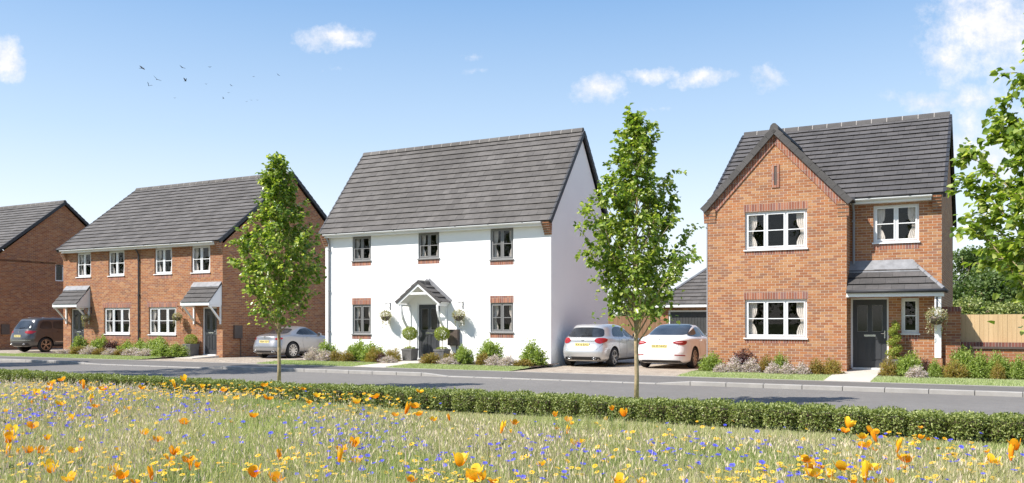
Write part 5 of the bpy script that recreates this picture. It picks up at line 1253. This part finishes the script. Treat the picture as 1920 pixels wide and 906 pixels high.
    # badge
    if S.get('badge'):
        bx_, bz_, br_, kind_b = S['badge']; h, nn = cast(bx_, bz_, 'rear'); mb = MB()
        if kind_b == 'disc':
            mb.lathe([(.0001,-.006),(br_*.35,-.008),(br_*.4,-.004)], (h.x,h.y-.006,h.z), 'y', 20); mb.lathe([(br_*.78,0),(br_*.8,-.012),(br_,-.012),(br_,0)], (h.x,h.y-.004,h.z), 'y', 24)
            for k in range(3):
                a = math.pi/2+k*2.094; mb.bar((h.x,h.y-.01,h.z),(h.x+math.cos(a)*br_*.9,h.y-.01,h.z+math.sin(a)*br_*.9),.012,.008, up=(0,1,0))
        else:
            mb.prism([(h.x-br_*.7,h.z+br_),(h.x+br_*.7,h.z+br_),(h.x+br_*.5,h.z+br_*.72),(h.x+br_*.14,h.z+br_*.72),(h.x,h.z-br_),(h.x-br_*.14,h.z+br_*.72),(h.x-br_*.5,h.z+br_*.72)], h.y-.012, h.y+.004, 'y')
        obj('badge', mb, 'slot', body, local=True, uv=False)
    # exhausts, mirrors, reflectors
    for ex in S.get('exh', ()):
        h, nn = cast(ex, S['exz'], 'rear'); mb = MB(); mb.lathe([(.028,.05),(.034,.05),(.034,-.03),(.028,-.03),(.028,.05)], (ex, h.y, S['exz']), 'y', 14)
        for i_, q in enumerate(mb.v): mb.v[i_] = (ex+(q[0]-ex)*1.9, q[1], q[2])
        obj('exhaust', mb, 'slot', body, local=True, uv=False, smooth=True)
    for s in (-1, 1):
        my, mz_ = S['mirror']; h, nn = cast(my+y0, mz_, 'right' if s > 0 else 'left'); mb = MB()
        x0 = h.x+s*.05; P = [(x0, h.y-.04, mz_-.05), (x0+s*.17, h.y-.02, mz_-.045), (x0+s*.17, h.y+.07, mz_-.035), (x0, h.y+.10, mz_-.04), (x0, h.y-.04, mz_+.08), (x0+s*.15, h.y-.02, mz_+.07), (x0+s*.15, h.y+.05, mz_+.055), (x0, h.y+.09, mz_+.065)]
        mb.hexa(P); mi_ = obj('wing_mirror', mb, paint, body, local=True, uv=False, bevel=.015)
        mb = MB(); mb.bar((h.x-s*.02, h.y+.04, mz_-.03), (x0+s*.03, h.y+.04, mz_-.02), .07, .03); mb.hexa([(x0+s*.01,h.y-.047,mz_-.03),(x0+s*.15,h.y-.027,mz_-.03),(x0+s*.15,h.y-.02,mz_-.03),(x0+s*.01,h.y-.036,mz_-.03),(x0+s*.01,h.y-.047,mz_+.06),(x0+s*.14,h.y-.027,mz_+.055),(x0+s*.14,h.y-.02,mz_+.055),(x0+s*.01,h.y-.036,mz_+.06)]); obj('mirror_glass', mb, 'dark', mi_, local=True, uv=False)
    if S.get('wiper'):
        z_ = S['rw'][0][1]+.03; h, _ = cast(-.05, z_, 'rear'); h2, _ = cast(.30, z_+.05, 'rear'); mb = MB(); mb.bar(h+Vector((0,-.02,0)), h2+Vector((0,-.02,0)), .02, .018); mb.lathe([(.001,-.03),(.025,-.03),(.03,0)], tuple(h), 'y', 10); obj('wiper', mb, 'dark', body, local=True, uv=False)
    if S.get('spoiler'):
        x_, yb, zb = S['spoiler']; mb = MB(); mb.hexa([(-x_,yb+y0,zb-.03),(x_,yb+y0,zb-.03),(x_*1.02,yb+y0+.3,zb+.0),(-x_*1.02,yb+y0+.3,zb+.0),(-x_*.97,yb+y0,zb-.005),(x_*.97,yb+y0,zb-.005),(x_,yb+y0+.3,zb+.028),(-x_,yb+y0+.3,zb+.028)]); obj('spoiler', mb, S.get('spmat', paint), body, local=True, uv=False, bevel=.006)
    if S.get('rails'):
        for s in (-1, 1):
            pts = []
            for yq in np.linspace(*S['rails'][:2], 9):
                h, _ = cast(s*S['rails'][2], yq+y0, 'top'); pts.append(h+Vector((0,0,.035)))
            pts[0] -= Vector((0,0,.04)); pts[-1] -= Vector((0,0,.04)); mb = MB(); mb.tube(pts, .013, 6); obj('roof_rail', mb, 'slot', body, local=True, uv=False, smooth=True)
    if S.get('trim'):
        z_ = S['trim']; patch('chrome_strip', [[(-.80,z_),(.80,z_),(.80,z_+.022),(-.80,z_+.022)]], 'rear', 'slot', body, rnd=0); patch('chrome_strip', [[(S['oh']+r+.12,z_-.08),(S['oh']+wb-r-.12,z_-.08),(S['oh']+wb-r-.12,z_-.055),(S['oh']+r+.12,z_-.055)]], 'right', 'slot', body, rnd=0)
    if S.get('refl'):
        z_ = S['refl']
        for P in ([(.52,z_),(.80,z_-.02),(.80,z_+.012),(.52,z_+.03)], [(-.52,z_),(-.80,z_-.02),(-.80,z_+.012),(-.52,z_+.03)]): patch('reflector', [P], 'rear', 'red', body, rnd=0, cell=.03)
    # wheels
    for y in (0, wb):
        for s in (-1, 1):
            x = s*(Wd/2-.125); tw = .105; ri = r*.71
            mb = MB(); mb.lathe([(ri,-tw*.9),(ri+.02,-tw),(r-.02,-tw),(r-.004,-tw*.75),(r,0),(r-.004,tw*.75),(r-.02,tw),(ri+.02,tw),(ri,tw*.9),(ri-.01,tw*.5),(ri-.01,-tw*.5),(ri,-tw*.9)], (x,y,r), 'x', 44); wh = obj('wheel', mb, 'rubber', t, local=True, uv=False, smooth=True)
            o = s*tw; mb = MB(); mb.lathe([(ri-.022,o*.2),(ri-.012,o*.97),(ri+.006,o*.97),(ri+.006,o*.6)], (x,y,r), 'x', 44); mb.lathe([(.001,o*.8),(.055,o*.78),(.062,o*.5)], (x,y,r), 'x', 18)
            ns = S['spokes']
            for k in range(ns):
                a = 2*math.pi*k/ns+.3
                for da in ((-.16,.16) if S.get('dbl') else (0,)):
                    d0, d1 = a, a+da; A = Vector((x+o*.68, y+math.cos(d0)*.05, r+math.sin(d0)*.05)); B = Vector((x+o*.88, y+math.cos(d1)*(ri-.01), r+math.sin(d1)*(ri-.01))); mb.bar(A, B, .05 if not S.get('dbl') else .026, .03, up=(1,0,0))
            obj('rim', mb, S['rim'], wh, local=True, uv=False)
            mb = MB(); mb.lathe([(.0001,o*.25),(ri-.02,o*.25),(ri-.02,o*.2),(.0001,o*.2)], (x,y,r), 'x', 30); obj('brake_disc', mb, 'dark', wh, local=True, uv=False)
    return t
HATCH = dict(oh=.80, wb=2.70, w=1.80, r=.325, rim='alloy', spokes=5, sl=[
 (.19,.16,4.15,.78,5),(.26,.06,4.24,.86,5.5),(.36,.02,4.28,.885,5.5),(.50,.0,4.30,.895,5.5),(.62,.03,4.30,.90,5.5),(.74,.07,4.24,.895,5.2),(.84,.09,4.08,.885,5),(.92,.10,3.78,.865,4.8),(.97,.13,3.40,.835,4.6),(1.02,.19,3.12,.80,4.4),(1.14,.30,2.86,.74,4.2),(1.27,.42,2.58,.68,4),(1.36,.50,2.34,.63,3.8),(1.41,.58,2.10,.57,3.4),(1.437,.80,1.80,.44,3),(1.445,1.15,1.45,.2,2.5)],
 rw=[(-.60,1.0),(.60,1.0),(.66,1.06),(.55,1.33),(-.55,1.33),(-.66,1.06)], sw=[[(.88,1.06),(.92,1.02),(1.88,.995),(1.88,1.34),(1.25,1.35),(1.0,1.25)], [(1.94,.995),(2.95,.985),(2.86,1.06),(2.42,1.28),(2.10,1.34),(1.94,1.34)]], ws=(2.45,3.05),
 tl=[(.42,.91),(.52,.975),(.70,.975),(.785,.93),(.765,.84),(.62,.78),(.48,.82)], tls=[(.03,.96),(.27,.945),(.24,.88),(.06,.83)], df=[(-.66,.24),(.66,.24),(.62,.35),(-.62,.35)],
 seams_r=[[(-.5,.86),(.5,.86)],[(-.70,.78),(-.52,.58),(.52,.58),(.70,.78)]], seams_s=[[(1.90,.98),(1.90,.45),(1.92,.30)],[(1.32,1.0),(1.20,.75),(1.28,.5)],[(2.92,.95),(2.95,.6),(2.85,.30)],[(1.30,.30),(2.85,.30)],[(1.9,.30),(1.3,.30)]],
 handles=[(1.55,.90),(2.15,.88)], plate=(0,.75,'KX16 EXO'), badge=(0,.92,.045,'disc'), exh=(-.45,.45), exz=.30, mirror=(2.78,1.02), wiper=1)
make_car('silver five door hatchback with dark rear window, parked next to the white house', -12.02, 27.85, 0, HATCH, 'silver')
SALOON = dict(oh=1.0, wb=2.87, w=1.85, r=.34, rim='alloybronze', spokes=9, sl=[
 (.18,.18,4.5,.80,5),(.25,.06,4.62,.89,5.5),(.38,.02,4.68,.92,5.5),(.52,.0,4.69,.925,5.5),(.66,.03,4.66,.925,5.2),(.78,.06,4.55,.915,5),(.88,.07,4.30,.90,4.8),(.95,.08,3.90,.88,4.4),(1.005,.14,3.55,.84,3.6),(1.04,.34,3.35,.80,3.3),(1.09,.60,3.22,.765,3.5),(1.19,.88,2.96,.71,3.7),(1.30,1.18,2.72,.65,3.8),(1.37,1.42,2.52,.60,3.6),(1.41,1.62,2.35,.55,3.2),(1.44,1.85,2.15,.34,2.6)],
 rwk=.08, rw=[(-.56,1.085),(.56,1.085),(.66,1.11),(.58,1.405),(-.58,1.405),(-.66,1.11)], sw=[[(.82,1.06),(1.3,1.02),(2.10,1.01),(2.10,1.34),(1.75,1.33),(1.2,1.20)], [(2.16,1.01),(3.25,1.0),(2.95,1.14),(2.6,1.28),(2.3,1.34),(2.16,1.34)]], ws=(2.65,3.25), roofglass=[(-.56,1.45),(.56,1.45),(.56,2.6),(-.56,2.6)],
 tl=[(.42,.845),(.54,.895),(.81,.915),(.80,.80),(.74,.765),(.56,.80)], tls=[(.03,.915),(.24,.905),(.16,.84),(.05,.80)], tli=[(.50,.845),(.57,.868),(.72,.872),(.71,.84),(.59,.832)], df=[(-.72,.20),(.72,.20),(.66,.285),(-.66,.285)],
 seams_r=[[(-.56,.835),(.56,.835)],[(-.62,.80),(-.58,.60),(.58,.60),(.62,.80)]], seams_s=[[(2.13,1.0),(2.13,.5),(2.16,.28)],[(1.5,1.0),(1.42,.75),(1.55,.45)],[(3.2,.97),(3.2,.6),(3.1,.28)],[(1.55,.28),(3.1,.28)]],
 handles=[(1.75,.90),(2.6,.89)], plate=(0,.73,'DL20 NHG'), badge=(0,.935,.045,'tee'), exh=(), exz=.3, mirror=(3.0,1.04), refl=.44)
make_car('white saloon car with dark glass roof, parked next to the gabled house', -9.35, 28.15, 0, SALOON, 'whitepaint')
COUPE = dict(oh=.82, wb=2.47, w=1.83, r=.335, rim='alloy', spokes=10, dbl=0, sl=[
 (.18,.16,4.0,.78,5),(.25,.05,4.12,.86,5),(.38,.01,4.17,.90,5),(.50,.0,4.18,.91,4.8),(.64,.04,4.16,.91,4.6),(.76,.08,4.04,.90,4.4),(.86,.10,3.75,.88,4),(.92,.12,3.35,.85,3.6),(.965,.24,3.0,.82,3.3),(1.0,.44,2.85,.79,3.2),(1.06,.72,2.70,.745,3.3),(1.16,1.02,2.46,.68,3.4),(1.26,1.34,2.20,.60,3.3),(1.31,1.52,2.02,.53,3),(1.345,1.72,1.85,.28,2.5)],
 rw=[(-.50,1.02),(.50,1.02),(.58,1.05),(.46,1.24),(-.46,1.24),(-.58,1.05)], sw=[[(1.12,1.02),(1.36,.985),(2.72,.96),(2.58,1.05),(2.22,1.20),(1.85,1.265),(1.5,1.22)]], ws=(2.15,2.75),
 tl=[(.50,.82),(.60,.875),(.745,.865),(.735,.785),(.56,.77)], tls=[(.05,.87),(.24,.86),(.20,.81),(.07,.79)], df=[(-.66,.22),(.66,.22),(.60,.33),(-.60,.33)],
 seams_r=[[(-.52,.82),(.52,.82)],[(-.50,.60),(.50,.60)],[(-.7,.47),(.7,.47)]], seams_s=[[(1.48,.97),(1.38,.7),(1.5,.30)],[(2.74,.94),(2.8,.6),(2.7,.30)],[(1.5,.30),(2.7,.30)]],
 handles=[(1.72,.85)], plate=(0,.70,'KR64 YDF'), badge=(0,.89,.04,'disc'), exh=(-.5,.5), exz=.29, mirror=(2.5,.98))
make_car('silver two door coupe parked between the brick pair and the white house', -26.5, 28.0, 0, COUPE, 'silvercool')
SUV = dict(oh=.92, wb=2.90, w=1.94, r=.37, rim='alloybronze', spokes=5, dbl=1, sl=[
 (.28,.16,4.55,.86,5),(.36,.05,4.68,.93,5.5),(.50,.01,4.76,.96,5.5),(.66,.0,4.79,.97,5.5),(.82,.03,4.76,.97,5.4),(.96,.08,4.62,.96,5.2),(1.06,.12,4.30,.94,5),(1.13,.15,3.85,.92,4.8),(1.20,.20,3.50,.90,5.4),(1.34,.30,3.24,.87,5.6),(1.50,.42,3.0,.83,5.6),(1.62,.50,2.78,.79,5.2),(1.69,.58,2.56,.73,4.8),(1.725,.75,2.35,.62,4),(1.74,1.1,2.0,.35,3)],
 rw=[(-.66,1.17),(.66,1.17),(.72,1.22),(.62,1.58),(-.62,1.58),(-.72,1.22)], sw=[[(.62,1.22),(.72,1.18),(1.28,1.17),(1.28,1.57),(.86,1.56),(.72,1.48)], [(1.34,1.17),(2.26,1.16),(2.26,1.58),(1.34,1.57)], [(2.32,1.16),(3.36,1.14),(3.2,1.26),(2.8,1.50),(2.55,1.58),(2.32,1.58)]], ws=(2.85,3.4),
 tl=[(.44,1.02),(.56,1.085),(.84,1.085),(.85,1.0),(.80,.93),(.56,.95)], tls=[(.04,1.08),(.30,1.065),(.24,.99),(.07,.94)], df=[(-.76,.32),(.76,.32),(.72,.50),(-.72,.50)],
 seams_r=[[(-.76,.90),(-.6,.68),(.6,.68),(.76,.90)]], seams_s=[[(1.31,1.14),(1.25,.85),(1.42,.45)],[(2.29,1.14),(2.29,.45)],[(3.3,1.12),(3.3,.6),(3.2,.42)],[(1.42,.42),(3.2,.42)]],
 handles=[(1.62,1.03),(2.55,1.02)], plate=(0,.82,'VK63 OHT'), badge=(0,1.02,.055,'disc'), exh=(-.5,.5), exz=.42, mirror=(3.1,1.18), wiper=1, rails=(.95,2.5,.56), trim=.60)
make_car('dark grey estate off-roader with roof rails, parked at the far left', -42.7, 27.75, 0, SUV, 'greypaint')

# ------------------------------------------------------------------ birds
def bird(px, py, span, tilt, flap, label):
    Y = 62.0; span *= 1.3; s = span/FPX*Y
    mb = MB(); L = s*.42; mb.tube([(0,-L*.55,0),(0,-L*.3,.0),(0,0,0),(0,L*.3,.0),(0,L*.52,.01)], [s*.012,s*.035,s*.06,s*.04,s*.01], 8)
    for sd in (-1, 1):
        a = Vector((0,.06*s,.02*s)); b = Vector((sd*s*.26,.10*s,flap*s*.22)); c = Vector((sd*s*.5,-.04*s,flap*s*.30)); d = Vector((sd*s*.24,-.10*s,flap*s*.16)); e = Vector((0,-.12*s,0)); k = Vector((0,0,.012*s))
        mb.hexa([a-k,b-k,d-k,e-k,a+k,b+k,d+k,e+k]); mb.hexa([b-k,c-k*.3,c-k*.3-Vector((0,.02*s,0)),d-k,b+k,c+k*.3,c+k*.3-Vector((0,.02*s,0)),d+k])
    mb.hexa([(-.02*s,-L*.5,-.005*s),(.02*s,-L*.5,-.005*s),(.07*s,-L*.85,-.005*s),(-.07*s,-L*.85,-.005*s),(-.02*s,-L*.5,.005*s),(.02*s,-L*.5,.005*s),(.07*s,-L*.85,.005*s),(-.07*s,-L*.85,.005*s)])
    o = obj('bird', mb, 'bird', local=True, uv=False); X = (px-CX)/FPX*Y; o.location = (X, Y, CAMZ+(HY-py)/FPX*Y); o.rotation_euler = (R(18), R(tilt), R(rng.uniform(-40,40)))
    tag(o, label, 'bird', 'dark birds flying above the left roofs')
for b in [(267,128,13,35,.2,'uppermost left bird, gliding with wings tilted down to the right'),(294,149,13,28,.5,'bird with tilted wings below the uppermost left bird'),(279,161,9,30,1.4,'lowest of the three left birds, wings raised'),
          (342,127,10,28,.4,'bird high in the middle left, above another with raised wings'),(348,152,9,15,1.6,'bird with raised wings below the high middle left one'),(394,126,7,0,.5,'small bird highest in the middle of the flock'),
          (387,158,5,0,.5,'tiny bird below the highest middle one'),(419,185,5,40,1.2,'small dark bird at lower middle of the flock'),(434,161,6,30,.6,'small bird right of the flock middle'),(429,174,5,0,.3,'tiny bird just under the one right of the middle'),
          (476,144,5,0,.4,'tiny bird second from the right end of the flock'),(522,141,6,35,.5,'bird at the far right end of the flock'),(462,191,4,0,.8,'leftmost of the three lowest right birds'),(471,188,4,0,.4,'middle one of the three lowest right birds'),(482,188,4,0,.3,'rightmost of the three lowest right birds'),(328,184,5,0,.3,'faint bird low on the left of the flock')]:
    bird(*b)

# ------------------------------------------------------------------ sky, sun, camera
SUND = Vector((-.363,-.145,.43)).normalized(); ELEV = math.asin(SUND.z); AZ = math.atan2(SUND.x, SUND.y)
sun = bpy.data.lights.new('sun', 'SUN'); sun.energy = 4.6; sun.angle = R(.5); sun.color = (1, .955, .89)
so = bpy.data.objects.new('sun', sun); COL.objects.link(so); so.rotation_euler = (-SUND).to_track_quat('-Z', 'Y').to_euler()
wd_ = bpy.data.worlds.new('World'); scene.world = wd_; wd_.use_nodes = True; nt = wd_.node_tree; nt.nodes.clear(); q = NT(nt)
out = q.n('ShaderNodeOutputWorld'); bg = q.n('ShaderNodeBackground'); sky = q.n('ShaderNodeTexSky'); sky.sky_type = 'NISHITA'; sky.sun_disc = False
sky.sun_elevation = ELEV; sky.sun_rotation = AZ % (2*math.pi); sky.altitude = 0; sky.air_density = 1.0; sky.dust_density = .8; sky.ozone_density = 1.3
tc = q.n('ShaderNodeTexCoord'); sp = q.n('ShaderNodeSeparateXYZ'); q.l(tc.outputs['Generated'], sp.inputs[0])
dy = q.m('MAXIMUM', sp.outputs[1], .05); sx = q.m('DIVIDE', sp.outputs[0], dy); sz = q.m('DIVIDE', sp.outputs[2], dy)
cb = q.n('ShaderNodeCombineXYZ'); q.l(sx, cb.inputs[0]); q.l(sz, cb.inputs[1])
def n3(scale, det=8, rough=.62):
    nd = q.n('ShaderNodeTexNoise'); nd.inputs['Scale'].default_value = scale; nd.inputs['Detail'].default_value = det; nd.inputs['Roughness'].default_value = rough; q.l(cb.outputs[0], nd.inputs['Vector']); return nd
w1 = n3(9, 9, .6); fine = n3(34, 10, .68)
warp = q.n('ShaderNodeVectorMath'); warp.operation = 'MULTIPLY_ADD'; q.l(w1.outputs['Color'], warp.inputs[0]); warp.inputs[1].default_value = (.085,.06,0); q.l(cb.outputs[0], warp.inputs[2])
off = q.n('ShaderNodeVectorMath'); off.operation = 'SUBTRACT'; q.l(warp.outputs[0], off.inputs[0]); off.inputs[1].default_value = (.0425,.026,0)
tot = None
for px, py, rx, ry, st in [(620,52,74,25,1.0),(655,66,40,14,.8),(5,92,36,36,1.25),(1125,158,54,26,1.05),(1222,126,42,13,.85),(1312,137,52,14,.8),(1440,145,42,26,.75),(1865,50,124,84,1.1),(1790,98,60,52,.95),(1725,175,70,18,.8),(1822,172,60,26,.85),(1812,240,50,64,.8),(1872,285,84,64,.95),(885,98,46,10,.22),(335,220,22,5,.35),(1235,192,24,10,.28),(625,120,28,11,.3),(895,135,30,7,.2),(1880,150,90,90,.32)]:
    mp = q.n('ShaderNodeVectorMath'); mp.operation = 'SUBTRACT'; q.l(off.outputs[0], mp.inputs[0]); mp.inputs[1].default_value = ((px-CX)/FPX, (HY-py)/FPX, 0)
    mm = q.n('ShaderNodeVectorMath'); mm.operation = 'MULTIPLY'; q.l(mp.outputs[0], mm.inputs[0]); mm.inputs[1].default_value = (FPX/rx/1.42, FPX/ry/1.5, 0)
    ln = q.n('ShaderNodeVectorMath'); ln.operation = 'LENGTH'; q.l(mm.outputs[0], ln.inputs[0])
    e = q.m('MULTIPLY', q.m('SUBTRACT', 1.0, ln.outputs['Value'], clamp=True), st)
    tot = e if tot is None else q.m('MAXIMUM', tot, e)
dens = q.m('MULTIPLY', q.m('SUBTRACT', q.m('ADD', tot, q.m('MULTIPLY', q.m('SUBTRACT', fine.outputs[0], .5), 1.7)), .15), 1.25, clamp=True)
dens = q.m('MULTIPLY', dens, q.m('MULTIPLY', tot, 5.0, clamp=True))
front = q.m('GREATER_THAN', sp.outputs[1], .05); dens = q.m('MULTIPLY', dens, front)
cloudc = q.ramp(q.m('ADD', q.m('MULTIPLY', fine.outputs[0], .5), q.m('MULTIPLY', w1.outputs[0], .5)), [(.40, (3.7,3.95,4.4)), (.58, (5.2,5.05,5.2))])
# paler air towards the horizon, deeper blue overhead
grad = q.ramp(q.m('MAXIMUM', sp.outputs[2], 0.0), [(0, (.96,.98,1.03)), (.10, (.86,.93,1.02)), (.20, (.55,.72,.92)), (.345, (.245,.455,.78)), (1, (.19,.35,.68))])
gm_ = q.n('ShaderNodeVectorMath'); gm_.operation = 'SCALE'; q.l(grad, gm_.inputs[0]); gm_.inputs['Scale'].default_value = 5.05
base = q.mix(.74, sky.outputs[0], gm_.outputs[0])
q.l(q.mix(q.m('MULTIPLY', dens, .93), base, cloudc), bg.inputs[0]); bg.inputs[1].default_value = .13
q.l(bg.outputs[0], out.inputs[0])

cam = bpy.data.cameras.new('camera'); co = bpy.data.objects.new('camera', cam); COL.objects.link(co)
co.location = (0, 0, CAMZ); co.rotation_euler = (R(90), 0, 0); cam.sensor_width = 36; cam.lens = FPX/1920*36; cam.shift_y = (HY-453)/1920; cam.clip_end = 4000; cam.clip_start = .05
scene.camera = co
scene.view_settings.view_transform = 'Standard'; scene.view_settings.look = 'None'; scene.view_settings.gamma = 1; scene.view_settings.exposure = .76
scene.render.engine = 'CYCLES'; scene.cycles.max_bounces = 6; scene.cycles.transparent_max_bounces = 12
